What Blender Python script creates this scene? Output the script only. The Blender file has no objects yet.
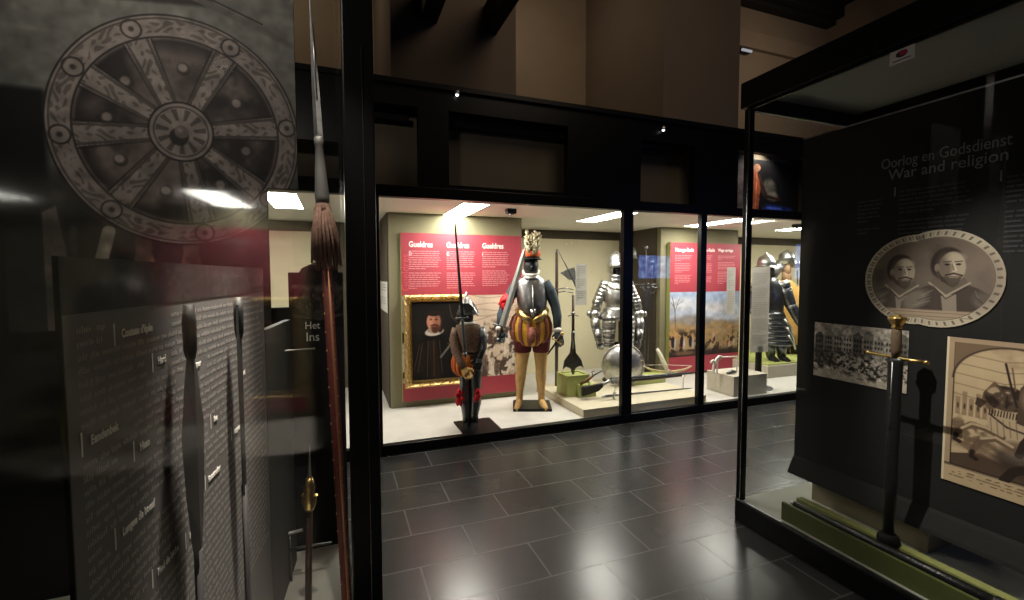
import bpy, bmesh, math, random
import numpy as np
from mathutils import Vector, Matrix, Quaternion
S = bpy.context.scene
COL = S.collection
PI = math.pi
random.seed(7)
RS = np.random.RandomState(5)
# ------------------------------------------------------------------ camera
FPX, YAW, PIT, ROLL, EYE = 457.3, .36447, .052447, -.002584, 1.5
fw = Vector((math.sin(YAW)*math.cos(PIT), math.cos(YAW)*math.cos(PIT), -math.sin(PIT)))
rt = Vector((math.cos(YAW), -math.sin(YAW), 0)); up = rt.cross(fw)
rt, up = rt*math.cos(ROLL)+up*math.sin(ROLL), up*math.cos(ROLL)-rt*math.sin(ROLL)
cd = bpy.data.cameras.new('camera'); cam = bpy.data.objects.new('camera', cd); COL.objects.link(cam)
cd.sensor_fit = 'HORIZONTAL'; cd.sensor_width = 36; cd.lens = 36*FPX/1024; cd.clip_start = .01; cd.clip_end = 60
M = Matrix((( rt.x, up.x, -fw.x, 0), (rt.y, up.y, -fw.y, 0), (rt.z, up.z, -fw.z, EYE), (0, 0, 0, 1)))
cam.matrix_world = M
S.camera = cam
S.view_settings.view_transform = 'Standard'; S.view_settings.look = 'None'
S.view_settings.exposure = 0; S.view_settings.gamma = 1; S.view_settings.use_curve_mapping = False
RH = Vector((math.cos(YAW), -math.sin(YAW), 0)); FH = Vector((math.sin(YAW), math.cos(YAW), 0))

# ------------------------------------------------------------------ materials
def lin(c):
    return tuple((x/12.92 if x <= .04045 else ((x+.055)/1.055)**2.4) for x in c)
def hexc(h):
    return lin((int(h[0:2], 16)/255, int(h[2:4], 16)/255, int(h[4:6], 16)/255))
MATS = {}
def mat(name, col, rough=.6, metal=0., noise=0., nscale=12., bump=0., bscale=60., spec=.5, sheen=0.):
    if name in MATS: return MATS[name]
    m = bpy.data.materials.new(name); m.use_nodes = True; nt = m.node_tree; b = nt.nodes['Principled BSDF']
    c = hexc(col) if isinstance(col, str) else col
    b.inputs['Base Color'].default_value = (*c, 1); b.inputs['Roughness'].default_value = rough
    b.inputs['Metallic'].default_value = metal; b.inputs['Specular IOR Level'].default_value = spec
    if noise or bump:
        tc = nt.nodes.new('ShaderNodeTexCoord'); n = nt.nodes.new('ShaderNodeTexNoise')
        n.inputs['Scale'].default_value = nscale; n.inputs['Detail'].default_value = 5
        nt.links.new(tc.outputs['Object'], n.inputs['Vector'])
    if noise:
        r = nt.nodes.new('ShaderNodeValToRGB'); r.color_ramp.elements[0].position = .3; r.color_ramp.elements[1].position = .7
        r.color_ramp.elements[0].color = (*[x*(1-noise) for x in c], 1); r.color_ramp.elements[1].color = (*[min(1, x*(1+noise)) for x in c], 1)
        nt.links.new(n.outputs['Fac'], r.inputs['Fac']); nt.links.new(r.outputs['Color'], b.inputs['Base Color'])
    if bump:
        n2 = nt.nodes.new('ShaderNodeTexNoise'); n2.inputs['Scale'].default_value = bscale; nt.links.new(tc.outputs['Object'], n2.inputs['Vector'])
        bp = nt.nodes.new('ShaderNodeBump'); bp.inputs['Strength'].default_value = bump; bp.inputs['Distance'].default_value = .01
        nt.links.new(n2.outputs['Fac'], bp.inputs['Height']); nt.links.new(bp.outputs['Normal'], b.inputs['Normal'])
    MATS[name] = m; return m
def emat(name, col, st):
    if name in MATS: return MATS[name]
    m = bpy.data.materials.new(name); m.use_nodes = True; nt = m.node_tree; nt.nodes.clear()
    e = nt.nodes.new('ShaderNodeEmission'); o = nt.nodes.new('ShaderNodeOutputMaterial')
    e.inputs['Color'].default_value = (*col, 1); e.inputs['Strength'].default_value = st
    nt.links.new(e.outputs[0], o.inputs[0]); m.cycles.emission_sampling = 'FRONT' if st > 10 else 'NONE'; MATS[name] = m; return m
def glass_mat(name, tint=(1, 1, 1), f0=.04, coat=1., rg=0.):
    m = bpy.data.materials.new(name); m.use_nodes = True; nt = m.node_tree; nt.nodes.clear()
    N = nt.nodes.new; L = nt.links.new
    g = N('ShaderNodeNewGeometry'); d = N('ShaderNodeVectorMath'); d.operation = 'DOT_PRODUCT'
    L(g.outputs['Incoming'], d.inputs[0]); L(g.outputs['Normal'], d.inputs[1])
    def mth(op, a, b=None):
        n = N('ShaderNodeMath'); n.operation = op
        for i, v in enumerate((a, b)):
            if v is None: continue
            if isinstance(v, (int, float)): n.inputs[i].default_value = v
            else: L(v, n.inputs[i])
        return n.outputs[0]
    c = mth('ABSOLUTE', d.outputs['Value']); k = mth('POWER', mth('SUBTRACT', 1., c), 5.)
    f = mth('MULTIPLY', mth('ADD', mth('MULTIPLY', k, 1-f0), f0), coat)
    t = N('ShaderNodeBsdfTransparent'); t.inputs[0].default_value = (*tint, 1)
    gl = N('ShaderNodeBsdfGlossy'); gl.inputs['Roughness'].default_value = rg; gl.inputs['Color'].default_value = (1, 1, 1, 1)
    mx = N('ShaderNodeMixShader'); o = N('ShaderNodeOutputMaterial')
    L(f, mx.inputs[0]); L(t.outputs[0], mx.inputs[1]); L(gl.outputs[0], mx.inputs[2]); L(mx.outputs[0], o.inputs[0])
    MATS[name] = m; return m
def sheet_mat(name, col):
    m = bpy.data.materials.new(name); m.use_nodes = True; nt = m.node_tree; nt.nodes.clear(); N = nt.nodes.new; L = nt.links.new
    d = N('ShaderNodeBsdfDiffuse'); t = N('ShaderNodeBsdfTranslucent'); mx = N('ShaderNodeMixShader'); o = N('ShaderNodeOutputMaterial'); c = (*hexc(col), 1)
    d.inputs[0].default_value = c; t.inputs[0].default_value = c; mx.inputs[0].default_value = .6
    L(d.outputs[0], mx.inputs[1]); L(t.outputs[0], mx.inputs[2]); L(mx.outputs[0], o.inputs[0]); MATS[name] = m; return m
def print_mat(name, rough=.7, alpha=None):
    if name in MATS: return MATS[name]
    m = bpy.data.materials.new(name); m.use_nodes = True; nt = m.node_tree; b = nt.nodes['Principled BSDF']
    a = nt.nodes.new('ShaderNodeAttribute'); a.attribute_name = 'ink'
    nt.links.new(a.outputs['Color'], b.inputs['Base Color']); b.inputs['Roughness'].default_value = rough
    b.inputs['Specular IOR Level'].default_value = .25
    MATS[name] = m; return m

BLACK = mat('black_metal', (.004, .004, .0045), .36, 0, spec=.22)
BLACKM = mat('black_matte', (.008, .008, .009), .75, 0, spec=.2)
CHROME = mat('chrome_edge', (.6, .6, .62), .22, 1)
GLASS = glass_mat('clear_glass', (.97, .985, .975))
GLASSAR = glass_mat('coated_glass', (.97, .985, .975), .04, .16, .07)
CREAM = mat('cream_board', 'd9d0ae', .8, noise=.03, nscale=3)
KHAKI = mat('khaki_wall', '7d775c', .8, noise=.05, nscale=3)
TAUPE = mat('taupe_wall', '5e5546', .85, noise=.05, nscale=3)
CASEFLOOR = mat('pale_floor', 'c6c2b9', .6, noise=.06, nscale=8)
CEILM = mat('case_ceiling', 'efece2', .7)
PLINTH = mat('stone_plinth', 'c9c0a6', .75, noise=.05, nscale=20)
PLINTHG = mat('grey_plinth', 'b9b1a0', .75, noise=.05, nscale=20)
TROUGH_SHADE = mat('olive_trough_shaded', '5f6334', .6, noise=.06, nscale=18)  # front and floor boards: darker copy, shade put into the colour
TROUGH_LIT = mat('olive_trough_lit', '9a9c5e', .6, noise=.06, nscale=18)  # back board: lighter copy of the olive, light from above put into the colour
GREEN = mat('olive_green', 'a9b06e', .6, noise=.06, nscale=18)
GREENB = mat('lime_board', 'a8ae62', .6, noise=.05, nscale=18)
RED = mat('raspberry_red', 'a63b48', .55, noise=.04, nscale=4)
WHITEINK = mat('white_ink', 'f4e3e0', .6)
PINKINK = mat('pale_pink_ink', 'd9848a', .6)
STEEL = mat('polished_steel', (.58, .575, .55), .38, 1, noise=.2, nscale=25, bump=.08, bscale=30)
STEELD = mat('dark_steel', (.16, .165, .17), .36, 1, noise=.3, nscale=20, bump=.1, bscale=40)
STEELM = mat('burnished_steel', (.46, .46, .46), .38, 1, noise=.25, nscale=20, bump=.1, bscale=40)
BRASS = mat('brass', (.6, .42, .16), .32, 1, noise=.2, nscale=40)
GOLDL = mat('gilt_leaf', (.62, .43, .17), .42, .85, noise=.45, nscale=60, bump=.5, bscale=80)
WOOD = mat('dark_wood', '3a2517', .5, noise=.3, nscale=30)
WOODM = mat('brown_wood', '7a5533', .5, noise=.3, nscale=30)
BLACKFACE = mat('black_mannequin', (.012, .014, .014), .45)
TAN = mat('tan_hose', 'c19a5f', .8, noise=.12, nscale=30, bump=.2, bscale=120)
BUFF = mat('buff_leather', 'c99a4e', .75, noise=.15, nscale=25, bump=.15, bscale=60)
SLATE = mat('slate_cloth', '39454c', .8, noise=.2, nscale=30, bump=.2, bscale=120)
REDCLOTH = mat('scarlet_ribbon', 'd8121c', .6)
MAROON = mat('maroon_cloth', '5a1216', .8)
ORANGE = mat('orange_cloth', 'd2602a', .75)
YELLOW = mat('yellow_silk', 'dba428', .6, noise=.2, nscale=50)
ROSE = mat('rose_brocade', '96584a', .8, noise=.35, nscale=60)
WHITECL = mat('white_linen', 'e6e0d4', .8)
PLUME = mat('cream_plume', 'ded2b0', .9, noise=.15, nscale=60, bump=.5, bscale=150)
BREAST = mat('grey_breast_steel', (.27, .265, .26), .36, 1, noise=.2, nscale=16, bump=.06, bscale=30)
ARMOUR = mat('worn_bright_steel', (.5, .49, .47), .34, 1, noise=.3, nscale=22, bump=.1, bscale=30)
BROWNL = mat('brown_leather', '6e5341', .75, noise=.45, nscale=55, bump=.3, bscale=90)
GREYLABEL = sheet_mat('grey_label', 'b4b3ab')
VELVET = mat('red_velvet', '5c2017', .75, noise=.3, nscale=60)
TASSEL = mat('russet_fringe', '86685a', .9, noise=.3, nscale=80)
WALLM = mat('plaster_wall', '8f7f6b', .9, noise=.05, nscale=2)
WALLD = mat('brown_plaster', '6e6052', .9, noise=.05, nscale=2)
BEAMM = mat('black_timber', '120e0b', .8, noise=.3, nscale=15)
PRINT = print_mat('ink_on_paper')

# ------------------------------------------------------------------ mesh builder
class MB:
    def __init__(s): s.v = []; s.f = []; s.sm = []
    def add(s, vs, fs, smooth=False):
        o = len(s.v); s.v += [tuple(v) for v in vs]; s.f += [tuple(i+o for i in f) for f in fs]; s.sm += [smooth]*len(fs); return s
    def box(s, a, b):
        x0, y0, z0 = [min(a[i], b[i]) for i in range(3)]; x1, y1, z1 = [max(a[i], b[i]) for i in range(3)]
        return s.add([(x0,y0,z0),(x1,y0,z0),(x1,y1,z0),(x0,y1,z0),(x0,y0,z1),(x1,y0,z1),(x1,y1,z1),(x0,y1,z1)],
              [(0,3,2,1),(4,5,6,7),(0,1,5,4),(1,2,6,5),(2,3,7,6),(3,0,4,7)])
    def loft(s, rings, cap=True, smooth=True, closed=True):
        n = len(rings[0]); vs = [p for r in rings for p in r]; fs = []
        for i in range(len(rings)-1):
            for j in range(n if closed else n-1):
                k = (j+1) % n; fs.append((i*n+j, i*n+k, (i+1)*n+k, (i+1)*n+j))
        s.add(vs, fs, smooth)
        if cap and closed:
            o = len(s.v)-len(vs)
            s.f.append(tuple(o+j for j in reversed(range(n)))); s.f.append(tuple(o+(len(rings)-1)*n+j for j in range(n))); s.sm += [False]*2
        return s
    def tube(s, pts, rad, seg=10, flat=1., cap=True):
        pts = [Vector(p) for p in pts]; rad = rad if isinstance(rad, (list, tuple)) else [rad]*len(pts)
        rings = []; ref = None
        for i, p in enumerate(pts):
            t = (pts[min(i+1, len(pts)-1)]-pts[max(i-1, 0)]).normalized()
            if ref is None:
                a = Vector((0, 1, 0)) if abs(t.y) < .9 else Vector((1, 0, 0))
            else: a = ref
            e1 = (a-t*a.dot(t)).normalized(); e2 = t.cross(e1); ref = e1
            rings.append([p+e1*rad[i]*flat*math.cos(2*PI*k/seg)+e2*rad[i]*math.sin(2*PI*k/seg) for k in range(seg)])
        return s.loft(rings, cap)
    def ell(s, c, r, seg=16, rg=10, lo=0., hi=1.):
        rings = []
        for i in range(rg+1):
            ph = -PI/2+PI*(lo+(hi-lo)*i/rg); cr = max(math.cos(ph), .02)
            rings.append([(c[0]+r[0]*cr*math.cos(2*PI*k/seg), c[1]+r[1]*cr*math.sin(2*PI*k/seg), c[2]+r[2]*math.sin(ph)) for k in range(seg)])
        return s.loft(rings)
    def lathe(s, prof, c=(0,0,0), seg=20, cap=True):
        return s.loft([[(c[0]+r*math.cos(2*PI*k/seg), c[1]+r*math.sin(2*PI*k/seg), c[2]+z) for k in range(seg)] for r, z in prof], cap)
    def prism(s, poly, d0, d1, axis=1):
        n = len(poly)
        def P(p, d):
            return (p[0], d, p[1]) if axis == 1 else ((d, p[0], p[1]) if axis == 0 else (p[0], p[1], d))
        vs = [P(p, d0) for p in poly]+[P(p, d1) for p in poly]
        fs = [tuple(range(n)), tuple(reversed(range(n, 2*n)))]+[(i, (i+1) % n, n+(i+1) % n, n+i) for i in range(n)]
        return s.add(vs, fs)
    def xf(s, m):
        s.v = [tuple(m @ Vector(v)) for v in s.v]; return s
def part(name, mb, m, parent=None, bevel=0., label=None, sub=0):
    me = bpy.data.meshes.new(name); me.from_pydata(mb.v, [], mb.f); me.update()
    bm = bmesh.new(); bm.from_mesh(me); bmesh.ops.recalc_face_normals(bm, faces=bm.faces); bm.to_mesh(me); bm.free()
    me.polygons.foreach_set('use_smooth', mb.sm)
    me.materials.append(m); o = bpy.data.objects.new(name, me); COL.objects.link(o)
    if parent is not None: o.parent = parent
    if bevel:
        b = o.modifiers.new('bevel', 'BEVEL'); b.width = bevel; b.segments = 2; b.limit_method = 'ANGLE'
    if sub:
        b = o.modifiers.new('sub', 'SUBSURF'); b.levels = sub; b.render_levels = sub
    if label: o['label'] = label
    return o
def tag(o, label, cat, group=None):
    o['label'] = label; o['category'] = cat
    if group: o['group'] = group
    return o
def thing(name, label, cat, loc=(0,0,0), rotz=0., group=None, quat=None):
    o = bpy.data.objects.new(name, None); COL.objects.link(o); o.location = loc; o.empty_display_size = .1
    if quat is not None: o.rotation_mode = 'QUATERNION'; o.rotation_quaternion = quat
    else: o.rotation_euler = (0, 0, rotz)
    return tag(o, label, cat, group)
def struct(name, mb, m, bevel=0.):
    o = part(name, mb, m, None, bevel); o['kind'] = 'structure'; return o
def copy_tree(o, parent=None):
    c = o.copy(); COL.objects.link(c)
    if parent: c.parent = parent
    for ch in list(o.children): copy_tree(ch, c)
    return c

# ------------------------------------------------------------------ drawing of prints (colour per vertex)
def fbm(h, w, sc, oct=4):
    out = np.zeros((h, w)); amp = 1.; tot = 0
    for o in range(oct):
        n = max(2, int(sc*2**o)); g = RS.rand(n+1, max(2, int(n*w/h))+1)
        yy = np.linspace(0, g.shape[0]-1.001, h); xx = np.linspace(0, g.shape[1]-1.001, w)
        y0 = yy.astype(int); x0 = xx.astype(int); fy = (yy-y0)[:, None]; fx = (xx-x0)[None]
        a = g[y0][:, x0]*(1-fx)+g[y0][:, x0+1]*fx; b = g[y0+1][:, x0]*(1-fx)+g[y0+1][:, x0+1]*fx
        out += amp*(a*(1-fy)+b*fy); tot += amp; amp *= .55
    return out/tot
class Canvas:
    def __init__(s, w, h, col, asp):
        s.w, s.h, s.asp = w, h, asp                       # x runs 0..asp, y runs 0..1 (up)
        s.a = np.zeros((h, w, 3)); s.a[:] = col
        s.X, s.Y = np.meshgrid(np.linspace(0, asp, w), np.linspace(0, 1, h)); s.px = 1./h
    def put(s, m, col, a=1.):
        m = np.clip(m, 0, 1)[..., None]*a; s.a = s.a*(1-m)+np.array(col)*m; return s
    def ell(s, cx, cy, rx, ry, col, a=1., soft=None, rot=0.):
        dx, dy = s.X-cx, s.Y-cy; c, n = math.cos(rot), math.sin(rot)
        q = np.sqrt(((dx*c+dy*n)/rx)**2+((-dx*n+dy*c)/ry)**2); soft = soft or s.px/min(rx, ry)
        return s.put((1-q)/soft+.5, col, a)
    def poly(s, pts, col, a=1., soft=1.):
        x, y = s.X, s.Y; ins = np.zeros(x.shape, bool); n = len(pts); d = np.full(x.shape, 9.)
        for i in range(n):
            (x1, y1), (x2, y2) = pts[i], pts[(i+1) % n]
            c = ((y1 > y) != (y2 > y)) & (x < (x2-x1)*(y-y1)/((y2-y1) or 1e-9)+x1); ins ^= c
            L2 = (x2-x1)**2+(y2-y1)**2+1e-12; t = np.clip(((x-x1)*(x2-x1)+(y-y1)*(y2-y1))/L2, 0, 1)
            d = np.minimum(d, np.hypot(x-x1-t*(x2-x1), y-y1-t*(y2-y1)))
        return s.put(np.where(ins, .5+d/(s.px*soft), .5-d/(s.px*soft)), col, a)
    def line(s, pts, wd, col, a=1.):
        for (x1, y1), (x2, y2) in zip(pts, pts[1:]):
            L2 = (x2-x1)**2+(y2-y1)**2+1e-12; t = np.clip(((s.X-x1)*(x2-x1)+(s.Y-y1)*(y2-y1))/L2, 0, 1)
            s.put((wd/2-np.hypot(s.X-x1-t*(x2-x1), s.Y-y1-t*(y2-y1)))/s.px+.5, col, a)
        return s
    def noise(s, sc, amp, oct=4, box=None):
        n = (fbm(s.h, s.w, sc, oct)-.5)*2*amp
        m = np.ones((s.h, s.w)) if box is None else ((s.X > box[0]) & (s.X < box[1]) & (s.Y > box[2]) & (s.Y < box[3]))
        s.a = np.clip(s.a*(1+(n*m)[..., None]*2), 0, 1); return s
def print_part(name, cv, origin, ud, vd, width, height, parent, mask=None, m=None):
    h, w = cv.h, cv.w; o, ud, vd = np.array(origin), np.array(ud), np.array(vd)
    U, V = np.meshgrid(np.linspace(0, width, w), np.linspace(0, height, h))
    co = o+U[..., None]*ud+V[..., None]*vd
    idx = np.arange(h*w).reshape(h, w)
    q = np.stack([idx[:-1, :-1], idx[:-1, 1:], idx[1:, 1:], idx[1:, :-1]], -1).reshape(-1, 4)
    if mask is not None:
        k = (mask[:-1, :-1] & mask[:-1, 1:] & mask[1:, 1:] & mask[1:, :-1]).reshape(-1); q = q[k]
    used = np.unique(q); re = np.full(h*w, -1); re[used] = np.arange(len(used)); q = re[q]
    me = bpy.data.meshes.new(name); c3 = co.reshape(-1, 3)[used]
    me.from_pydata(c3.tolist(), [], q.tolist()); me.update()
    c = np.clip(cv.a.reshape(-1, 3)[used], 0, 1); c = np.where(c <= .04045, c/12.92, ((c+.055)/1.055)**2.4)
    at = me.color_attributes.new('ink', 'FLOAT_COLOR', 'POINT')
    at.data.foreach_set('color', np.concatenate([c, np.ones((len(c), 1))], 1).astype(np.float32).ravel())
    me.materials.append(m or PRINT); ob = bpy.data.objects.new(name, me); COL.objects.link(ob)
    if parent is not None: ob.parent = parent
    return ob
def text_part(name, body, size, m, parent, origin, ud, vd, sx=1., ext=.0008, bold=0.):
    cu = bpy.data.curves.new('lettering', 'FONT'); cu.body = body; cu.size = size; cu.extrude = ext; cu.offset = bold
    cu.resolution_u = 3
    t = bpy.data.objects.new('tmp', cu); COL.objects.link(t)
    dg = bpy.context.evaluated_depsgraph_get(); me = bpy.data.meshes.new_from_object(t.evaluated_get(dg))
    bpy.data.objects.remove(t); bpy.data.curves.remove(cu)
    u, v = Vector(ud).normalized(), Vector(vd).normalized(); n = u.cross(v)
    mm = Matrix(((u.x*sx, v.x, n.x, origin[0]), (u.y*sx, v.y, n.y, origin[1]), (u.z*sx, v.z, n.z, origin[2]), (0, 0, 0, 1)))
    me.transform(mm); me.materials.clear(); me.materials.append(m)
    ob = bpy.data.objects.new(name, me); COL.objects.link(ob); ob.parent = parent; return ob
def word_lines(mb, x0, x1, ytop, n, pitch, hgt, P, gaps=(), rag=.12, wmin=.02, wmax=.07, stroke=0., skip=()):
    """running text: rows of words; P(u, v, d) turns board coordinates into a point; stroke = letter width, 0 = whole-word strips"""
    def quad(xa, xb, ya, yb): mb.add([P(xa, ya, .001), P(xb, ya, .001), P(xb, yb, .001), P(xa, yb, .001)], [(0, 1, 2, 3)])
    for i in range(n):
        if i in gaps: continue
        y = ytop-i*pitch; x = x0; end = x1-random.random()*rag*(x1-x0)
        if i+1 in gaps or i == n-1: end = x0+(x1-x0)*random.uniform(.2, .6)
        while x < end-wmin*.5:
            w = min(random.uniform(wmin, wmax), end-x)
            if any(a < x+w and x < b and c < y+hgt and y < d for a, b, c, d in skip): x += wmin*.5; continue
            if stroke:
                q = x
                while q < x+w-stroke*.5:
                    up_ = 1.45 if random.random() < .22 else 1.; dn = .4 if random.random() < .08 else 0.
                    quad(q, q+stroke*.5, y-hgt*dn, y+hgt*up_)
                    if random.random() < .6: yy = y+hgt*random.choice((0, .42, .84)); quad(q+stroke*.5, q+stroke*1.0, yy, yy+hgt*.2)
                    q += stroke*1.05
            else: quad(x, x+w, y, y+hgt)
            x += w+(stroke*1.3 if stroke else wmin*.35)
    return mb
def paragraphs(name, x0, x1, ytop, n, pitch, hgt, P, gaps, m, parent, **k):
    cuts = [-1]+[g for g in gaps if g < n]+[n]
    for a, b in zip(cuts, cuts[1:]):
        if b-a > 1: part(name, word_lines(MB(), x0, x1, ytop-(a+1)*pitch, b-a-1, pitch, hgt, P, **k), m, parent)

# ------------------------------------------------------------------ pixel -> metre helper for figures seen from the eye point
class Fig:
    """a standing thing: base point in the place; p() gives its local point (x right, y away, z up) for a picture point"""
    def __init__(s, X, Y, zb, name, label, cat, group=None):
        s.b = Vector((X, Y, zb)); s.D = s.b.dot(FH); s.e = thing(name, label, cat, s.b, -YAW, group)
        s.u0 = Vector((X, Y, 0)).dot(RH); s.s = FPX/(s.D*math.cos(PIT)); s.zb = zb
    def p(s, x, y, d=0.):
        r = fw+rt*((x-512)/FPX)-up*((y-300)/FPX); t = s.D/r.dot(FH); w = r*t
        return Vector((w.dot(RH)-s.u0, d, EYE+w.z-s.zb))
    def limb(s, mb, pts, seg=12, flat=1.):
        return mb.tube([s.p(q[0], q[1], q[2] if len(q) > 2 else 0) for q in pts], [q[3]/s.s for q in pts], seg, flat)
    def body(s, mb, rows, seg=28, dy=0., pw=2., cap=True):
        """rows: (y, centre x, half width, half depth[, depth shift m]) in picture units"""
        rings = []
        for q in rows:
            c = s.p(q[1], q[0]); a, b = q[2]/s.s, q[3]/s.s; o = dy+(q[4] if len(q) > 4 else 0); rg = []
            for k in range(seg):
                t = 2*PI*k/seg; cx, sy = math.cos(t), math.sin(t); e = 2./pw
                rg.append((c.x+a*math.copysign(abs(cx)**e, cx), o+b*math.copysign(abs(sy)**e, sy), c.z))
            rings.append(rg)
        return mb.loft(rings, cap)
def hand(mb, w, d, side, L=.17, curl=.5, wid=1.):
    """palm and five fingers: w wrist, d pointing direction, side = thumb side vector"""
    w, d, side = Vector(w), Vector(d).normalized(), Vector(side).normalized(); n = d.cross(side)
    mb.tube([w-d*.02, w+d*.02, w+d*L*.35, w+d*L*.52], [.024, .034*wid, .042*wid, .034*wid], 12, .55)
    for i, (o, l) in enumerate(((-.03, .36), (-.01, .44), (.01, .47), (.03, .42))):
        b = w+d*L*.46+side*o*wid; a = b+d*L*l*.5+n*L*l*.12*curl; c = a+d*L*l*.32+n*L*l*.4*curl; e = c+d*L*l*.05+n*L*l*.35*curl
        mb.tube([b, a, c, e], [.0105, .0098, .009, .007], 7)
    b = w+d*L*.14+side*.034*wid; mb.tube([b, b+d*L*.16+side*.028, b+d*L*.34+side*.03+n*.012*curl], [.013, .011, .008], 7)
    return mb

# ================================================================== the room
def floor_material():
    m = bpy.data.materials.new('slate_tiles'); m.use_nodes = True; nt = m.node_tree; b = nt.nodes['Principled BSDF']; N = nt.nodes.new; L = nt.links.new
    tc = N('ShaderNodeTexCoord'); mp = N('ShaderNodeMapping'); mp.inputs['Location'].default_value = (-.07, -.142, 0)
    br = N('ShaderNodeTexBrick'); br.offset = .5; br.inputs['Scale'].default_value = 1; br.inputs['Brick Width'].default_value = .6
    br.inputs['Row Height'].default_value = .309; br.inputs['Mortar Size'].default_value = .0055; br.inputs['Mortar Smooth'].default_value = .2
    br.inputs['Color1'].default_value = (.034, .034, .035, 1); br.inputs['Color2'].default_value = (.05, .0495, .049, 1); br.inputs['Mortar'].default_value = (.11, .108, .105, 1)
    L(tc.outputs['Object'], mp.inputs[0]); L(mp.outputs[0], br.inputs['Vector'])
    n = N('ShaderNodeTexNoise'); n.inputs['Scale'].default_value = 4; n.inputs['Detail'].default_value = 10; L(tc.outputs['Object'], n.inputs['Vector'])
    mr = N('ShaderNodeMapRange'); mr.inputs[1].default_value = .3; mr.inputs[2].default_value = .7; mr.inputs[3].default_value = .85; mr.inputs[4].default_value = 1.15; L(n.outputs['Fac'], mr.inputs[0])
    mx = N('ShaderNodeMix'); mx.data_type = 'RGBA'; mx.blend_type = 'MULTIPLY'; mx.inputs[0].default_value = 1
    L(br.outputs['Color'], mx.inputs[6]); L(mr.outputs[0], mx.inputs[7]); L(mx.outputs[2], b.inputs['Base Color'])
    r = N('ShaderNodeMapRange'); r.inputs[1].default_value = .3; r.inputs[2].default_value = .7; r.inputs[3].default_value = .27; r.inputs[4].default_value = .32; L(n.outputs['Fac'], r.inputs[0]); b.inputs['Roughness'].default_value = .26
    bp = N('ShaderNodeBump'); bp.inputs['Strength'].default_value = .25; bp.inputs['Distance'].default_value = .004; bp.invert = True; L(br.outputs['Fac'], bp.inputs['Height']); L(bp.outputs[0], b.inputs['Normal'])
    b.inputs['Specular IOR Level'].default_value = .5
    return m
struct('floor', MB().box((-4.2, -4.2, -.05), (9.2, 6.6, 0)), floor_material())
struct('ceiling', MB().box((-4.2, -4.2, 6.6), (9.2, 6.6, 6.65)), BEAMM)
struct('wall_far', MB().box((-4.2, 6.45, 0), (9.2, 6.6, 6.6)), WALLM)
struct('wall_left', MB().box((-4.2, -4.2, 0), (-4.1, 6.45, 6.6)), WALLD)
struct('wall_right', MB().box((9.1, -4.2, 0), (9.2, 6.45, 6.6)), WALLM)
struct('wall_near', MB().box((-4.1, -4.2, 0), (9.1, -4.1, 6.6)), WALLD)
for i, (a, b) in enumerate(((.522, 1.806), (3.708, 4.9))):
    struct('wall_pier' if i == 0 else 'wall_pier_right', MB().box((a, 4.6, 2.28), (b, 6.45, 6.6)), WALLD)
for x0, x1 in ((.8, .97), (1.456, 1.586)):
    o = struct('ceiling_beam', MB().box((x0, -4.1, 3.98), (x1, 4.6, 4.26)), BEAMM, .01)
struct('trim_cornice', MB().box((4.9, 6.1, 6.4), (9.1, 6.45, 6.6)).box((4.9, 6.25, 6.32), (9.1, 6.45, 6.4)), BEAMM, .015)
struct('trim_wall_band', MB().box((4.9, 6.36, 5.6), (9.1, 6.45, 5.9)), WALLM, .015)
wl = thing('wall_light', 'short white tube light fixed high on the plaster wall at the right', 'light', (6.9, 6.38, 5.5))
part('housing', MB().box((-.12, -.03, -.02), (.12, .05, .05)), BLACK, wl, .008)
part('tube', MB().tube([(-.11, -.06, .0), (.11, -.06, .0)], .022, 12), emat('tube_glow', (.9, .92, 1.), .35), wl)

# ================================================================== the long lit wall case
YF = 3.91
WC = thing('display_case', 'long brightly lit built-in wall case with black frame and glass front', 'display case', (0, YF, 0))
def wp(name, mb, m, bevel=0., label=None): return part(name, mb.xf(Matrix.Translation((0, -YF, 0))), m, WC, bevel, label)
X0, X1 = -.95, 8.3
wp('base_rail', MB().box((X0, 3.885, 0), (X1, 3.955, .082)), BLACK, .006)
wp('top_rail', MB().box((X0, 3.885, 2.155), (X1, 3.975, 2.25)), BLACK, .006)
for a, b in ((X0, X0+.08), (.26, .33), (2.68, 2.795), (3.665, 3.742), (5.62, 5.7), (X1-.08, X1)):
    wp('post', MB().box((a, 3.89, .082), (b, 3.95, 2.155)), BLACK, .004)
for a, b in ((X0+.08, .26), (.33, 2.68), (2.795, 3.665), (3.742, 5.62), (5.7, X1-.08)):
    wp('glass_pane', MB().box((a, 3.915, .082), (b, 3.915, 2.155)), GLASS)
wp('case_floor', MB().box((X0, 3.955, 0), (X1, 6.2, .07)), CASEFLOOR)
wp('case_ceiling', MB().box((X0, 3.975, 2.18), (X1, 6.2, 2.2)), CEILM)
wp('back_wall', MB().box((X0, 6.2, 0), (X1, 6.25, 2.2)), TAUPE)
wp('side_wall', MB().box((X0-.05, 3.955, 0), (X0, 6.25, 2.2)), TAUPE); wp('side_wall', MB().box((X1, 3.955, 0), (X1+.05, 6.25, 2.2)), TAUPE)
wp('partition', MB().box((.515, 5.02, .07), (2.04, 6.2, 2.18)), KHAKI, .006)
wp('partition', MB().box((4.25, 5.28, .07), (5.68, 6.2, 2.18)), KHAKI, .006)
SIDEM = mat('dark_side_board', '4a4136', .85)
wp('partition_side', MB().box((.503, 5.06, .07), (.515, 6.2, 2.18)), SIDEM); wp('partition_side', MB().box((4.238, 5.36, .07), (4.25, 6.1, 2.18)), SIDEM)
for a, b in ((-.9, -.1), (2.06, 4.12), (5.72, 8.2)):
    wp('back_panel', MB().box((a, 6.1, .07), (b, 6.2, 2.045)), CREAM, .004)
STRIP = emat('strip_glow', (1., .96, .87), 54.)
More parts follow.
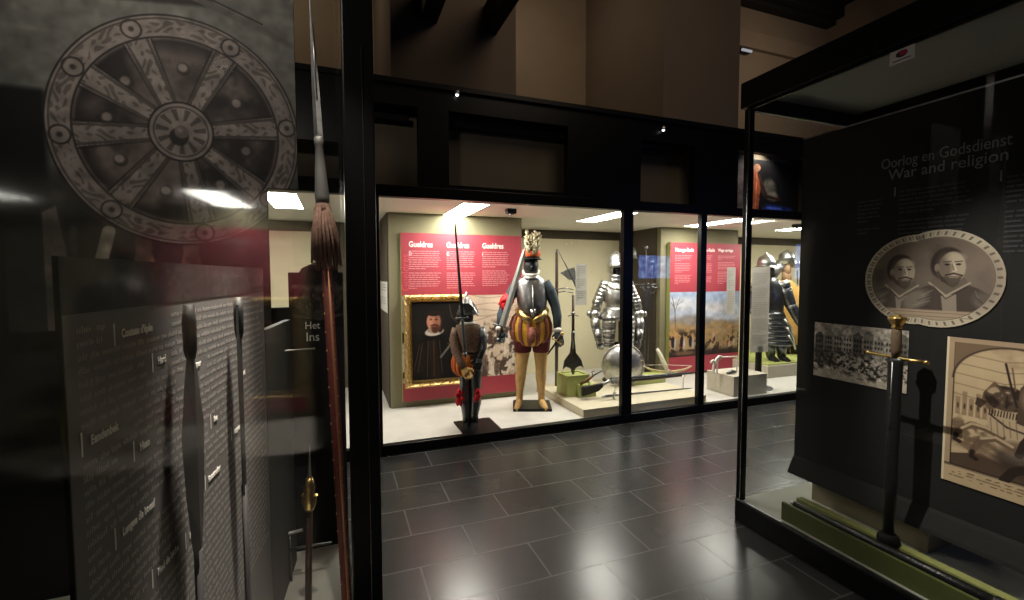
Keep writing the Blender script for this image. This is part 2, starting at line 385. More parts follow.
for x in (-.55, 1.1, 2.76, 4.42, 6.1, 7.6):
    wp('light_housing', MB().box((x-.004, 4.116, 2.1685), (x+.254, 5.004, 2.18)), CEILM); wp('light_strip', MB().add([(x, 4.12, 2.168), (x, 5.0, 2.168), (x+.25, 5.0, 2.168), (x+.25, 4.12, 2.168)], [(0, 1, 2, 3)]), STRIP)
# upper tier: black fascia with dim windows
fa = MB(); W = ((-.36, .03, 2.27, 2.55), (.2, .655, 2.25, 2.9), (.912, 2.05, 2.28, 2.9), (2.874, 3.553, 2.25, 2.866), (4.16, 5.3, 2.25, 2.88), (5.75, 7.4, 2.25, 2.88))
xs = [X0]+[v for w in W for v in w[:2]]+[X1]
for i in range(0, len(xs), 2): fa.box((xs[i], 3.89, 2.25), (xs[i+1], 3.97, 3.1))
for a, b, z0, z1 in W: fa.box((a, 3.89, z1), (b, 3.97, 3.1)); 
for a, b, z0, z1 in W:
    if z0 > 2.25: fa.box((a, 3.89, 2.25), (b, 3.97, z0))
wp('fascia', fa, BLACK)
wp('fascia_back', MB().box((X0, 4.14, 2.2), (X1, 4.33, 3.1)), TAUPE, 0)
wp('fascia_roof', MB().box((X0, 3.97, 3.04), (X1, 4.33, 3.1)), BLACKM)
wp('cap_rail', MB().box((X0, 3.86, 3.06), (X1, 3.9, 3.105)), BLACK, .004)
for a, b, z1 in ((.2, .6, 2.9), (.98, 2.05, 2.9), (2.9, 3.5, 2.866)):
    wp('blind_rail', MB().box((a, 4.02, z1-.085), (b, 4.1, z1-.03)), BLACKM, .01)
LED = emat('lamp_glow', (1., .98, .95), 3.)
for x, lb in ((.98, 'tiny white lamp clipped to the top rail above the red panel'), (3.12, 'tiny white lamp hanging at the top of the middle dim window')):
    z = 3.04 if x < 2 else 2.98
    t = thing('spot_lamp', lb, 'lamp', (x, 3.86, z))
    part('body', MB().lathe([(.012, .03), (.02, .026), (.022, 0), (.018, -.006)]), STEEL, t); part('bulb', MB().ell((0, 0, -.008), (.014, .014, .012)), LED, t)
for x, lb in ((1.66, 'small dark sensor box on the case ceiling above the red text panel'), (5.74, 'small dark sensor on the case ceiling at the right end')):
    t = thing('ceiling_sensor', lb, 'sensor', (x, 4.38, 2.18))
    part('housing', MB().box((-.05, -.04, -.05), (.05, .04, 0)), BLACK, t, .006); part('lens', MB().lathe([(.02, 0), (.018, -.012), (.006, -.016)], (0, -.0, -.05)), STEELM, t)
# painting in the upper window
def upper_painting():
    c = Canvas(150, 120, (.05, .05, .06), 1.1); c.noise(5, .3)
    c.poly([(0, 0), (.13, 0), (.13, 1), (0, 1)], (.36, .32, .32), .9); c.noise(9, .3, box=(0, .13, 0, .4))
    c.poly([(.17, 0), (.36, 0), (.4, .45), (.33, .8), (.25, .9), (.17, .8)], (.62, .32, .2)); c.line([(.27, .85), (.25, 0)], .03, (.3, .15, .1)); c.line([(.33, .7), (.31, 0)], .02, (.75, .45, .32))
    c.ell(.33, .84, .06, .08, (.55, .38, .28)); c.ell(.55, .45, .13, .2, (.42, .4, .36), .8, .4); c.ell(.62, .3, .1, .1, (.5, .46, .42), .7, .5)
    c.line([(.36, .7), (.5, .3), (.75, .25)], .05, (.22, .12, .08)); c.poly([(.42, .0), (1.0, .0), (.98, .1), (.5, .16)], (.1, .16, .42)); c.poly([(.5, .05), (.8, .04), (.78, .09), (.52, .1)], (.25, .36, .75))
    c.noise(14, .25); return c
t = thing('painting', 'painting with a draped orange figure and blue base in the right upper window', 'painting', (4.38, 4.1, 2.27))
part('panel', MB().box((0, 0, 0), (1.0, .03, .6)), WOOD, t)
print_part('picture', upper_painting(), (.0, -.002, 0), (1, 0, 0), (0, 0, 1), 1.0, .6, t)

# ------------------------------------------------------------------ red text boards
def mountain_engraving(w, h, asp):
    c = Canvas(w, h, (.82, .74, .65), asp); c.noise(4, .1)
    for k in range(5):
        y = .98-.07*k; c.line([(x, y+.03*math.sin(3*x+k)+.02*math.sin(11*x+2*k)) for x in np.linspace(.3, asp, 14)], .006, (.5, .42, .36), .8)
    n = fbm(h, w, 14, 3); m = np.clip((.72-c.Y)*9, 0, 1)*np.clip((n-.5)*9, 0, 1); c.put(m, (.3, .23, .19), .95)
    n = fbm(h, w, 26, 2); m = np.clip((.6-c.Y)*9, 0, 1)*np.clip((n-.56)*12, 0, 1); c.put(m, (.92, .87, .8), .9)
    for k in range(26):
        x, y = RS.rand()*asp, RS.rand()*.5+.03; s = .05-.03*y; c.ell(x, y, s*.5, s, (.33, .25, .21), .7); c.ell(x, y+s*1.1, s*.35, s*.35, (.45, .36, .3), .8)
    for k in range(5):
        x, y = .45+.16*k, .12+.05*(k % 2); c.ell(x, y, .05, .11, (.9, .84, .76), .8); c.ell(x+.05, y-.02, .03, .1, (.35, .27, .24), .8)
    return c
def battle_painting(w, h, asp):
    c = Canvas(w, h, (.72, .74, .79), asp)
    c.put(np.clip((c.Y-.6)*3, 0, 1), (.62, .68, .78)); c.ell(.25, .82, .3, .1, (.85, .83, .82), .6, .8); c.ell(.9, .75, .35, .08, (.86, .82, .8), .6, .8); c.noise(3, .05)
    m = np.clip((.62-c.Y+.05*np.sin(c.X*4))*14, 0, 1); c.put(m, (.55, .52, .5)); m = np.clip((.54-c.Y+.03*np.sin(c.X*7+1))*14, 0, 1); c.put(m, (.62, .52, .38))
    c.line([(.12, .38), (.1, .7), (.05, .92)], .012, (.3, .26, .25)); c.line([(.1, .7), (.18, .9)], .008, (.3, .26, .25)); c.line([(.1, .75), (.02, .85)], .008, (.3, .26, .25)); c.line([(.14, .8), (.24, .86)], .006, (.3, .26, .25))
    n = fbm(h, w, 13, 3); c.put(np.clip((.45-c.Y)*10, 0, 1)*np.clip((n-.48)*10, 0, 1), (.2, .15, .13), .95)
    n = fbm(h, w, 18, 3); c.put(np.clip((.5-c.Y)*10, 0, 1)*np.clip((n-.55)*12, 0, 1)*np.clip((c.Y-.12)*10, 0, 1), (.72, .55, .34), .9)
    for k in range(9):
        x, y = RS.rand()*asp, .14+RS.rand()*.22; c.ell(x, y, .025, .05, (.75, .66, .58) if k % 2 else (.5, .14, .1), .8)
    for k in range(3): x = .07+.17*k; c.ell(x, .23, .035, .09, (.16, .13, .15)); c.ell(x+.045, .2, .02, .09, (.72, .68, .66), .9)
    c.put(np.clip((.12-c.Y)*16, 0, 1), (.17, .13, .13), .9); c.ell(.3, .05, .2, .03, (.55, .42, .3), .7, .8); c.noise(16, .1); return c
def red_board(name_label, X, Y, w, z0, z1, th, band, img, heads, cols, edge_m):
    t = thing('info_board', name_label, 'information board', (X, Y, z0)); H = z1-z0
    part('backing', MB().box((0, .004, 0), (w, th, H)), edge_m, t)
    part('red_face', MB().box((.003, 0, 0), (w-.003, .004, H)), RED, t)
    print_part('picture', img, (.003, -.0015, band[0]-z0), (1, 0, 0), (0, 0, 1), w-.006, band[1]-band[0], t)
    for txt, x, z, sz in heads: text_part('heading', txt, sz, WHITEINK, t, (x-X, -.002, z-z0), (1, 0, 0), (0, 0, 1), .82, bold=.002)
    for x0, x1, zt, n, gaps in cols:
        paragraphs('paragraph', x0-X, x1-X, zt-z0, n, .0235, .0095, lambda u, v, d: (u, -.001-d*1.5, v), gaps, PINKINK, t)
    return t
hd = 'Gueldres'
bt = red_board('red text board with pale engraving below, behind the gilt-framed portrait', .635, 4.985, 1.39, .14, 1.965, .035, (.345, 1.285), mountain_engraving(210, 140, 1.48),
    [(hd, .72, 1.815, .085), (hd, 1.13, 1.815, .085), (hd, 1.54, 1.815, .085)], [(.72, 1.07, 1.765, 18, (9,)), (1.13, 1.46, 1.765, 18, (9,)), (1.54, 1.87, 1.765, 17, (8,))], GREENB)
text_part('side_word', 'Gueldres', .12, mat('faded_rose_ink', 'cc5560', .6), bt, (.085, -.002, 1.2), (0, 0, 1), (-1, 0, 0), .9)
for x, z in ((.72, 1.755), (1.13, 1.755), (1.54, 1.755)):
    text_part('initial', 'D' if x < 1 else ('G' if x < 1.3 else 'I'), .055, WHITEINK, bt, (x-.635, -.003, z-.03-.14), (1, 0, 0), (0, 0, 1), .8)
red_board('red text board with colour battle painting and green edge, right of the crossbow', 4.36, 5.21, 1.3, .1, 1.965, .068, (.34, 1.265), battle_painting(210, 150, 1.4),
    [('Manage-Rade', 4.44, 1.84, .075), ('Manage-Rade', 4.85, 1.845, .07), ('Wage carriage', 5.22, 1.85, .06)], [(4.44, 4.74, 1.78, 18, (4, 11)), (4.83, 5.12, 1.78, 18, (4, 12)), (5.22, 5.56, 1.78, 18, (3, 9))], GREENB)
# small grey text labels
def label_panel(lb, X, Y, z0, z1, w, th=.006):
    t = thing('text_label', lb, 'label', (X, Y, z0)); part('sheet', MB().add([(0, 0, 0), (w, 0, 0), (w, 0, z1-z0), (0, 0, z1-z0)], [(0, 1, 2, 3)]), GREYLABEL, t)
    paragraphs('paragraph', .015, w-.012, z1-z0-.03, int((z1-z0-.05)/.02), .02, .006, lambda u, v, d: (u, -.0005-d, v), (5, 11), mat('soft_grey_ink', '9c9b94', .8), t); return t
label_panel('grey text label on the glass left of the polished half armour', 2.16, 3.93, 1.215, 1.615, .125, .004)
label_panel('narrow grey text label on the glass in front of the right red board', 4.075, 3.93, 1.06, 1.59, .125, .004)
t = thing('text_label', 'pale text label on the dark partition side at the left end of the case', 'label', (.499, 6.05, 1.1)); part('sheet', MB().box((0, -.95, 0), (.004, 0, .34)), mat('pale_label', 'd6d4cc', .8), t); paragraphs('paragraph', .05, .9, .3, 9, .03, .01, lambda u, v, d: (-.0005-d, -u, v), (4,), mat('soft_grey_ink', '9c9b94', .8), t)

# gilt framed portrait leaning on the red board
def portrait():
    c = Canvas(130, 190, (.085, .068, .055), .68); c.noise(4, .25)
    c.poly([(.0, 0), (.02, .36), (.16, .56), (.3, .62), (.46, .58), (.62, .46), (.68, .0)], (.055, .042, .04))
    c.poly([(.26, 0), (.22, .5), (.33, .54), (.4, 0)], (.13, .085, .055)); c.poly([(.06, .1), (.12, .4), (.18, .44), (.16, .1)], (.1, .07, .05))
    for p in ([(.1, .46), (.02, .12)], [(.14, .48), (.07, .1)], [(.52, .5), (.64, .26)], [(.22, .5), (.2, .02)], [(.38, .5), (.42, .05)], [(.3, .5), (.3, .03)]): c.line(p, .009, (.4, .3, .16), .8)
    c.line([(.4, .28), (.54, .44)], .03, (.46, .44, .42), .9); c.line([(.5, .46), (.62, .36), (.66, .22)], .012, (.45, .36, .2), .8); c.line([(.53, .98), (.56, .82), (.64, .74)], .014, (.34, .3, .23), .8)
    c.ell(.31, .625, .135, .055, (.82, .77, .7), 1, .15, .12); c.ell(.31, .645, .105, .04, (.6, .55, .5), 1, .3)
    c.ell(.395, .73, .05, .12, (.13, .085, .06), 1, .3); c.ell(.3, .76, .098, .125, (.76, .53, .42), 1, .12); c.ell(.355, .75, .05, .11, (.55, .35, .27), .7, .8)
    c.ell(.31, .872, .105, .042, (.13, .085, .06), 1, .4); c.ell(.325, .675, .062, .05, (.34, .2, .13), 1, .5); c.ell(.32, .64, .04, .035, (.3, .17, .1), 1, .5)
    for x in (.262, .338): c.ell(x, .785, .019, .009, (.14, .09, .07)); c.line([(x-.022, .808), (x+.022, .81)], .008, (.3, .18, .13), .8)
    c.line([(.298, .785), (.288, .735), (.308, .728)], .01, (.6, .38, .3), .9); c.line([(.262, .712), (.31, .718), (.355, .708)], .016, (.3, .18, .12), .9); c.line([(.285, .695), (.33, .695)], .01, (.62, .32, .27), .9); c.ell(.265, .75, .028, .03, (.82, .56, .46), .6, .9)
    return c
pf = thing('framed_portrait', 'gilt-framed portrait of a bearded person in black with white ruff', 'painting', (.655, 4.9, .3), 0)
def frame_ring(w, h, a, b, y0, y1, carve=0.):
    mb = MB(); n = 26
    for side in range(4):
        rings = []
        for i in range(n+1):
            t = i/n; k = 1+carve*math.sin(i*2.4)
            o = [(t*w, 0), (w, t*h), (w-t*w, h), (0, h-t*h)][side]; dv = [(0, 1), (-1, 0), (0, -1), (1, 0)][side]; al = [(1, 0), (0, 1), (-1, 0), (0, -1)][side]
            L = (w, h)[side % 2]
            def pt(q, y):
                lo, hi = q, L-q; s = min(max(t*L, lo), hi); base = [(0, 0), (w, 0), (w, h), (0, h)][side]
                return (base[0]+al[0]*s+dv[0]*q, y, base[1]+al[1]*s+dv[1]*q)
            rings.append([pt(a, y1), pt(a, y0+.01*k), pt(a+(b-a)*.3, y0-.012*k), pt(a+(b-a)*.65, y0+.012*k), pt(b, y0+.02), pt(b, y1)])
        mb.loft(rings, False, False, False)
    return mb
part('canvas_board', MB().box((.05, .02, .05), (.63, .06, .94)), WOOD, pf)
print_part('canvas', portrait(), (.08, .012, .09), (1, 0, 0), (0, 0, 1), .52, .815, pf)
part('outer_frame', frame_ring(.68, 1.0, .0, .065, .0, .06, .5), GOLDL, pf); part('inner_moulding', frame_ring(.68, 1.0, .065, .09, .01, .06, .2), BRASS, pf)

# ------------------------------------------------------------------ low platform and plinths
def block(lb, cat, a, b, m, name='plinth', bev=.004):
    c = ((a[0]+b[0])/2, (a[1]+b[1])/2, a[2]); o = part(name, MB().box((a[0]-c[0], a[1]-c[1], 0), (b[0]-c[0], b[1]-c[1], b[2]-a[2])), m, None, bev); o.location = c; return tag(o, lb, cat)
block('wide low cream platform on the case floor under the musket', 'platform', (2.29, 3.99, .07), (3.87, 5.15, .15), PLINTH, 'platform')
block('beige box plinth right of the narrow case post', 'plinth', (4.33, 4.04, .07), (4.86, 4.46, .31), PLINTHG)
# plinth with green top board for the dark armour
pg = thing('plinth', 'low grey plinth with lime green top under the dark armour', 'plinth', (6.15, 5.1, .07))
part('body', MB().box((-.6, -.5, 0), (.9, .6, .17)), PLINTHG, pg, .004); part('top_board', MB().box((-.57, -.47, .17), (.87, .57, .19)), GREENB, pg, .003)
wt = block('thin white card lying at the front edge of the grey plinth', 'card', (6.2, 4.61, .2605), (6.5, 4.68, .266), mat('white_card', 'e9e7dd', .7), 'card', .001)
# green stands for the weapons
gs = thing('weapon_stand', 'tall green stand block holding the upside-down halberd', 'stand', (2.46, 4.62, .15))
part('block', MB().box((-.1, -.14, 0), (.19, .12, .22)), GREEN, gs, .006); part('top_rim', MB().box((-.1, -.14, .22), (.19, -.11, .235)).box((-.1, .09, .22), (.19, .12, .235)).box((-.1, -.11, .22), (-.07, .09, .235)).box((.16, -.11, .22), (.19, .09, .235)), GREENB, gs, .003)
gs = thing('weapon_stand', 'short green stand block under the butt of the musket', 'stand', (2.57, 4.47, .15))
part('block', MB().box((-.09, -.07, 0), (.12, .06, .13)), GREEN, gs, .006); part('top_rim', MB().box((-.09, -.07, .13), (.12, .06, .138)), GREENB, gs, .003)
gs = thing('weapon_stand', 'long green stand block behind the round shield', 'stand', (3.6, 4.72, .15))
part('block', MB().box((-.25, -.06, 0), (.26, .08, .11)), GREEN, gs, .006); part('top_rim', MB().box((-.25, -.06, .11), (.26, .08, .118)), GREENB, gs, .003)

# ================================================================== weapons: built along +Z, then turned into place
def aim(p0, p1, roll=0.):
    d = (Vector(p1)-Vector(p0)); q = Vector((0, 0, 1)).rotation_difference(d.normalized()); return q @ Quaternion((0, 0, 1), roll), d.length
def face_roll(p0, p1):
    """quaternion: local z along the weapon, local x as close as possible to the case's width direction"""
    z = (Vector(p1)-Vector(p0)).normalized(); y = Vector((FH.x, FH.y, 0)); x = y.cross(z).normalized(); y = z.cross(x)
    return Matrix((x, y, z)).transposed().to_quaternion(), (Vector(p1)-Vector(p0)).length
def blade(mb, z0, z1, w0, w1, th, tip=.06, n=4):
    zs = [z0+(z1-tip-z0)*i/n for i in range(n+1)]; rings = []
    for i, z in enumerate(zs):
        w = w0+(w1-w0)*i/n; rings.append([(-w/2, 0, z), (0, -th/2, z), (w/2, 0, z), (0, th/2, z)])
    rings.append([(-.001, 0, z1), (0, -.0005, z1), (.001, 0, z1), (0, .0005, z1)]); return mb.loft(rings, True, False)
def sword(name, label, p0, p1, grip=.2, bw=.045, guard=.24, bm=None, gm=None, hm=None, pom=.024, group=None, rings=False, scab=None, bend=0.):
    q, L = face_roll(p0, p1); t = thing(name, label, 'sword', p0, 0, group, q); bm = bm or STEEL; gm = gm or STEELD
    part('blade', blade(MB(), grip, L, bw, bw*.6, bw*.22, min(.08, L*.1)), scab or bm, t)
    part('grip', MB().lathe([(.011, .02), (.016, grip*.4), (.013, grip*.9), (.012, grip)], seg=12), hm or WOOD, t)
    part('pommel', MB().ell((0, 0, .008), (pom, pom, pom*1.1), 14, 8), gm, t)
    part('crossguard', MB().tube([(-guard/2, 0, grip+.03*bend), (-guard/4, 0, grip), (0, 0, grip), (guard/4, 0, grip), (guard/2, 0, grip-.03*bend)], [.011, .008, .011, .008, .011], 10), gm, t)
    if rings: part('side_ring', MB().tube([(.05*math.cos(a), -.04, grip+.03+.05*math.sin(a)) for a in np.linspace(0, 2*PI, 16)], .005, 6), gm, t)
    return t
def at(px, py, Y):
    r = fw+rt*((px-512)/FPX)-up*((py-300)/FPX); t = Y/r.y; return Vector((r.x*t, Y, EYE+r.z*t))
def plate(w, d, h, rot, m, parent, c=(0, 0)):
    return part('base_plate', MB().box((-w/2, -d/2, 0), (w/2, d/2, h)).xf(Matrix.Translation((c[0], c[1], 0)) @ Matrix.Rotation(rot, 4, 'Z')), m, parent, .003)

# ================================================================== 1  small soldier in morion and brown jacket
F = Fig(1.215, 4.13, .07, 'armour_figure', 'small slender soldier figure in morion helmet and brown jacket, red knee ribbons', 'armour')
E1 = F.e; W1 = lambda x, y, d=0: E1.matrix_basis @ F.p(x, y, d)
def fw_world(F, x, y, d=0):
    v = F.p(x, y, d); c, s_ = math.cos(-YAW), math.sin(-YAW); return Vector((F.b.x+c*v.x-s_*v.y, F.b.y+s_*v.x+c*v.y, F.b.z+v.z))
plate(.37, .38, .012, YAW, BLACK, E1)
for sx, xs in ((-1, (465.5, 465.2, 466.2, 466.9)), (1, (475.8, 475.4, 474.3, 473.9))):
    lg = MB(); F.limb(lg, [(xs[0]+.5, 364, 0, 6.6), (xs[0], 374, 0, 6.3), (xs[1], 390, 0, 5.4), (xs[1]+.3, 402, .01, 5.6), (xs[2], 414, 0, 4.3), (xs[3], 423, 0, 3.9)]); part('leg', lg, STEELD, E1)
    sh = MB(); F.limb(sh, [(xs[3]-.2, 421, .03, 3.2), (xs[3], 424, 0, 3.8), (xs[3]+sx*.8, 426, -.07, 3.4), (xs[3]+sx*1.4, 427.2, -.13, 2.2)]); part('shoe', sh, BLACKM, E1)
for x, y, r in ((460.5, 395, 5.2), (478.5, 392, 3.2)):
    rb = MB()
    for k in range(6):
        a = k*PI/3+.3; F.limb(rb, [(x, y, -.05, .8), (x+r*.6*math.cos(a), y+r*1.3*math.sin(a), -.07, 2.0), (x+r*.8*math.cos(a), y+r*1.6*math.sin(a)+1, -.05, 1.2)], 8)
    F.limb(rb, [(x-1, y, -.05, 1.6), (x-2.5, y+5, -.06, 2), (x-2, y+9, -.05, 1.2)], 8); part('knee_ribbon', rb, REDCLOTH, E1)
def paned_hose(F, y0, y1, cx, hw, hd, n, m1, m2, parent, gp=.18, names=('hose_panes', 'hose_lining'), dy=0.):
    a, b = MB(), MB(); h = y1-y0
    prof = [(0, .72), (.12, .88), (.35, 1.0), (.6, 1.0), (.82, .9), (1, .62)]
    F.body(b, [(y0+h*t, cx, hw*k*.95, hd*k*.95) for t, k in prof], 28, dy)
    for i in range(n):
        t0 = 2*PI*(i+gp)/n; t1 = 2*PI*(i+1-gp)/n; rings = []
        for t, k in prof:
            c = F.p(cx, y0+h*t); r = []
            for s_, f in ((0, .97), (.12, 1.03), (.5, 1.07), (.88, 1.03), (1, .97), (.5, .93)):
                an = t0+(t1-t0)*s_; r.append((c.x+hw*k*f/F.s*math.cos(an), dy+hd*k*f/F.s*math.sin(an), c.z))
            rings.append(r)
        a.loft(rings)
    part(names[0], a, m1, parent); part(names[1], b, m2, parent)
paned_hose(F, 352, 375, 465, 13, 12, 14, ORANGE, YELLOW, E1)
tr = MB(); F.body(tr, [(322.5, 468, 5, 5), (325, 468, 12, 8), (329, 468.5, 13.2, 9.5), (338, 469.5, 11.5, 9.5), (347, 470, 10, 8.5), (352, 470, 10.5, 9), (357, 470, 12.5, 10)], 28); part('jacket', tr, BROWNL, E1)
ab = MB(); F.limb(ab, [(456.5, 328, 0, 4.4), (454.6, 339, -.01, 5.2), (456.5, 350, -.05, 4.6), (462, 360, -.12, 3.8), (466, 365, -.15, 3.1)]); part('sleeve', ab, BROWNL, E1)
ab = MB(); F.limb(ab, [(480.5, 327, 0, 4.2), (482.6, 338, 0, 4.4), (483, 348, -.02, 3.9), (480, 357, -.08, 3.1)]); part('sleeve', ab, STEELD, E1)
hm = MB(); hand(hm, F.p(466, 365, -.15), (.5, -.35, -.8), (.7, -.2, .3), .13); part('hand', hm, TAN, E1)
hm = MB(); hand(hm, F.p(480, 357, -.08), (-.2, -.4, -.85), (-.8, -.2, .2), .13); part('hand', hm, BLACKFACE, E1)
bl = MB(); F.body(bl, [(349.5, 470, 10.8, 9.4), (352.5, 470, 11.2, 9.8)]); part('belt', bl, WOOD, E1)
hd_ = MB(); c = F.p(467.5, 316); hd_.ell((c.x, 0, c.z), (.058, .072, .09), 18, 12); hd_.ell((c.x+.005, -.072, c.z-.01), (.012, .02, .022), 8, 6); F.limb(hd_, [(467.8, 318, 0, 4.2), (468, 325, 0, 5)]); part('head', hd_, BLACKFACE, E1)
ruff = MB(); F.body(ruff, [(321.5, 468, 6.5, 6.5), (323, 468, 8.5, 8.5), (324.5, 468, 7, 7)]); part('collar', ruff, WHITECL, E1)
mo = MB(); c = F.p(466.5, 313); R = 8.0/F.s; prof = [(1.02, 0), (1.0, .25), (.93, .6), (.78, .95), (.55, 1.25), (.3, 1.45), (.06, 1.52)]
mo.loft([[(c.x+R*r*math.cos(2*PI*k/24), R*1.2*r*math.sin(2*PI*k/24), c.z+R*1.5*z*.92) for k in range(24)] for r, z in prof]); part('morion_bowl', mo, STEEL, E1)
cr = MB(); cr.loft([[(c.x+s_*.008*(1-.5*abs(j)), R*1.25*math.sin(a)*(1+j*.12), c.z+R*(.55+1.85*math.cos(a))+j*.02) for s_, j in ((-1, 0), (-1, 1), (1, 1), (1, 0))] for a in np.linspace(-1.3, 1.3, 15)], True, False); part('comb', cr, STEEL, E1)
br = MB(); ri = []
for r, k in ((1., 0.), (1.25, .55), (1.55, 1.), (1.53, 1.06), (1.2, .62), (.98, .06)):
    ri.append([(c.x+.01+R*(1+(r-1)*.75)*math.cos(2*PI*j/32), R*1.2*(1+(r-1)*1.5)*math.sin(2*PI*j/32), c.z-.012+.13*k*abs(math.sin(2*PI*j/32))**1.6-.018*k) for j in range(32)])
br.loft(ri, False); part('brim', br, STEELD, E1)
E1b = sword('long_sword', 'very thin upright sword held before the small soldier, tip above the helmet', fw_world(F, 467.2, 352, -.19), fw_world(F, 457.3, 222, -.19), .34, .03, .12, STEELD, STEELD, mat('slate_grip', '4a4f50', .5), .022)

# ================================================================== 2  standing guard in paned hose, plumed helmet
F = Fig(1.965, 4.55, .07, 'armour_figure', 'tall guard figure in plumed helmet, grey breastplate, red and yellow paned hose', 'armour'); E2 = F.e
plate(.41, .36, .03, 0, BLACK, E2, (0, -.02))
for sx, xs in ((-1, (523, 521.5, 520.5, 520, 519.5)), (1, (541, 541, 541, 541.3, 541.5))):
    lg = MB(); F.limb(lg, [(xs[0], 342, 0, 8), (xs[0]-.3, 352, 0, 7.2), (xs[1], 366, -.01, 5.6), (xs[2], 378, .01, 5.4), (xs[3], 390, 0, 3.6), (xs[4], 398, 0, 3.3), (xs[4], 401, 0, 3.6)], 16); part('leg', lg, TAN, E2)
    sh = MB(); F.limb(sh, [(xs[4], 400, .05, 3.0), (xs[4], 401.5, 0, 4.0), (xs[4]+sx*1.6, 403.2, -.09, 4.2), (xs[4]+sx*3, 404.4, -.17, 3.4), (xs[4]+sx*3.4, 405, -.2, 1.6)], 12, .8); part('shoe', sh, TAN, E2)
    bs = MB(); F.body(bs, [(338, xs[0]+sx*.5, 9.6, 9.6), (344, xs[0], 9.2, 9), (351, xs[0], 8.4, 8.2), (351.8, xs[0], 7.6, 7.6)], 20); part('breeches_leg', bs, MAROON, E2)
paned_hose(F, 313, 345, 531, 20.5, 16, 13, ROSE, YELLOW, E2, .27)
cp = MB(); F.limb(cp, [(531, 326, -.17, 3.2), (531.5, 333, -.19, 3.6), (531.5, 340, -.15, 2.4)]); part('codpiece', cp, ROSE, E2)
cu = MB(); F.body(cu, [(275.5, 531, 7, 7), (277.5, 531, 10.5, 8.5), (281, 531, 14.6, 10), (285, 531, 15.6, 11.3), (293, 531.5, 15.4, 13, -.01), (303, 532, 15, 14.5, -.02), (310, 532, 13.5, 15, -.02), (314.5, 532, 11.5, 13, -.01)], 32); 
F.limb(cu, [(532, 309, -.15, 4), (532.3, 314, -.17, 2.5), (532.4, 318, -.17, .8)], 10); part('breastplate', cu, BREAST, E2)
rg = MB(); F.limb(rg, [(532, 285, -.125, .5), (532.2, 300, -.175, .6), (532.3, 315, -.195, .5)], 6); part('centre_ridge', rg, STEEL, E2)
fl = MB(); 
for sx in (-1, 1):
    F.limb(fl, [(532+sx*1, 319.5, -.19, 2.2), (532+sx*7, 316.5, -.17, 3.0), (532+sx*13, 312, -.1, 3.2), (532+sx*15.4, 309, 0, 2.6)], 10, .5)
part('waist_flange', fl, BRASS, E2)
for pts, r_ in ((((518, 283, 0, 6), (512.5, 292.5, -.01, 6), (505, 304, -.02, 4.8), (501.5, 315, -.05, 4.6), (500.5, 326, -.1, 3.7)), 0), (((544, 282.5, 0, 6.2), (550, 292, 0, 6.3), (555, 305, 0, 5), (557, 316, -.03, 4.6), (556.5, 328, -.08, 3.8)), 1)):
    ar = MB(); F.limb(ar, pts, 14); part('sleeve', ar, SLATE, E2)
    wx, wy, wd = pts[-1][0], pts[-1][1], pts[-1][2]
    cf = MB(); F.limb(cf, [(wx-.2, wy, wd, 4.2), (wx, wy+2.2, wd-.01, 4.8), (wx, wy+3, wd-.01, 3)], 12); part('cuff', cf, WHITECL, E2)
    gm = MB(); hand(gm, F.p(wx, wy+3, wd-.01), ((.1, -.35, -.9), (.25, -.4, -.85))[r_], ((.9, -.2, 0), (-.9, -.2, 0))[r_], .17, 1.1, 1.15); part('glove', gm, mat('teal_glove', '28383c', .7), E2)
rb = MB(); F.limb(rb, [(510, 295.5, -.02, 5.8), (506.6, 301, -.02, 7.), (503.8, 307, -.03, 6.2)], 14)
for dx, dy_ in ((-3.5, 0), (2, 4), (-2, 6), (4, 0), (-3, 4)): F.limb(rb, [(507, 300, -.07, 1.2), (507+dx, 300+dy_, -.1, 2.2), (507+dx*1.6, 302+dy_*1.5, -.08, 1.2)], 8)
part('arm_ribbon', rb, REDCLOTH, E2)
co = MB(); F.body(co, [(279.5, 531, 11, 10.5), (277, 531, 9.2, 8.8), (274.8, 531, 7.4, 7.2), (274, 531, 6.6, 6.4)]); part('gorget', co, STEEL, E2)
rf = MB(); ri = []
for q, (yy, r) in enumerate(((275, 6.5), (273.4, 8.6), (271, 9.2), (272.6, 6.5))):
    c = F.p(531, yy); ri.append([(c.x+r/F.s*(1+.06*math.sin(j*2.1*PI))*math.cos(2*PI*j/36), r/F.s*math.sin(2*PI*j/36), c.z+.03*math.sin(2*PI*j/36)) for j in range(36)])
rf.loft(ri, True); part('ruff', rf, WHITECL, E2)
hd_ = MB(); c = F.p(531, 266.3); hd_.ell((c.x, 0, c.z), (.082, .092, .122), 20, 14); hd_.ell((c.x, -.088, c.z-.015), (.013, .022, .026), 8, 6); F.limb(hd_, [(531, 266, .01, 5), (531, 276, .01, 5.4)]); part('head', hd_, BLACKFACE, E2)
hb = MB(); c = F.p(531, 258); R = 8.6/F.s; hb.loft([[(c.x+R*r*math.cos(2*PI*k/24), R*1.15*r*math.sin(2*PI*k/24), c.z+R*z) for k in range(24)] for r, z in ((1., 0), (.98, .5), (.86, 1.0), (.6, 1.4), (.3, 1.6), (.05, 1.65))]); part('helmet_bowl', hb, BLACKM, E2)
bm_ = MB(); bm_.loft([[(c.x+R*r*math.cos(2*PI*k/24), R*1.15*r*math.sin(2*PI*k/24), c.z+z) for k in range(24)] for r, z in ((.95, .005), (1.22, -.012), (1.24, -.02), (.95, -.012))], False); part('brim', bm_, BLACKM, E2)
ob = MB(); ob.loft([[(c.x+R*r*math.cos(2*PI*k/24), R*1.15*r*math.sin(2*PI*k/24), c.z+z) for k in range(24)] for r, z in ((1.02, .012), (1.13, .035), (1.1, .07), (.98, .09))], False); part('hat_band', ob, ORANGE, E2)
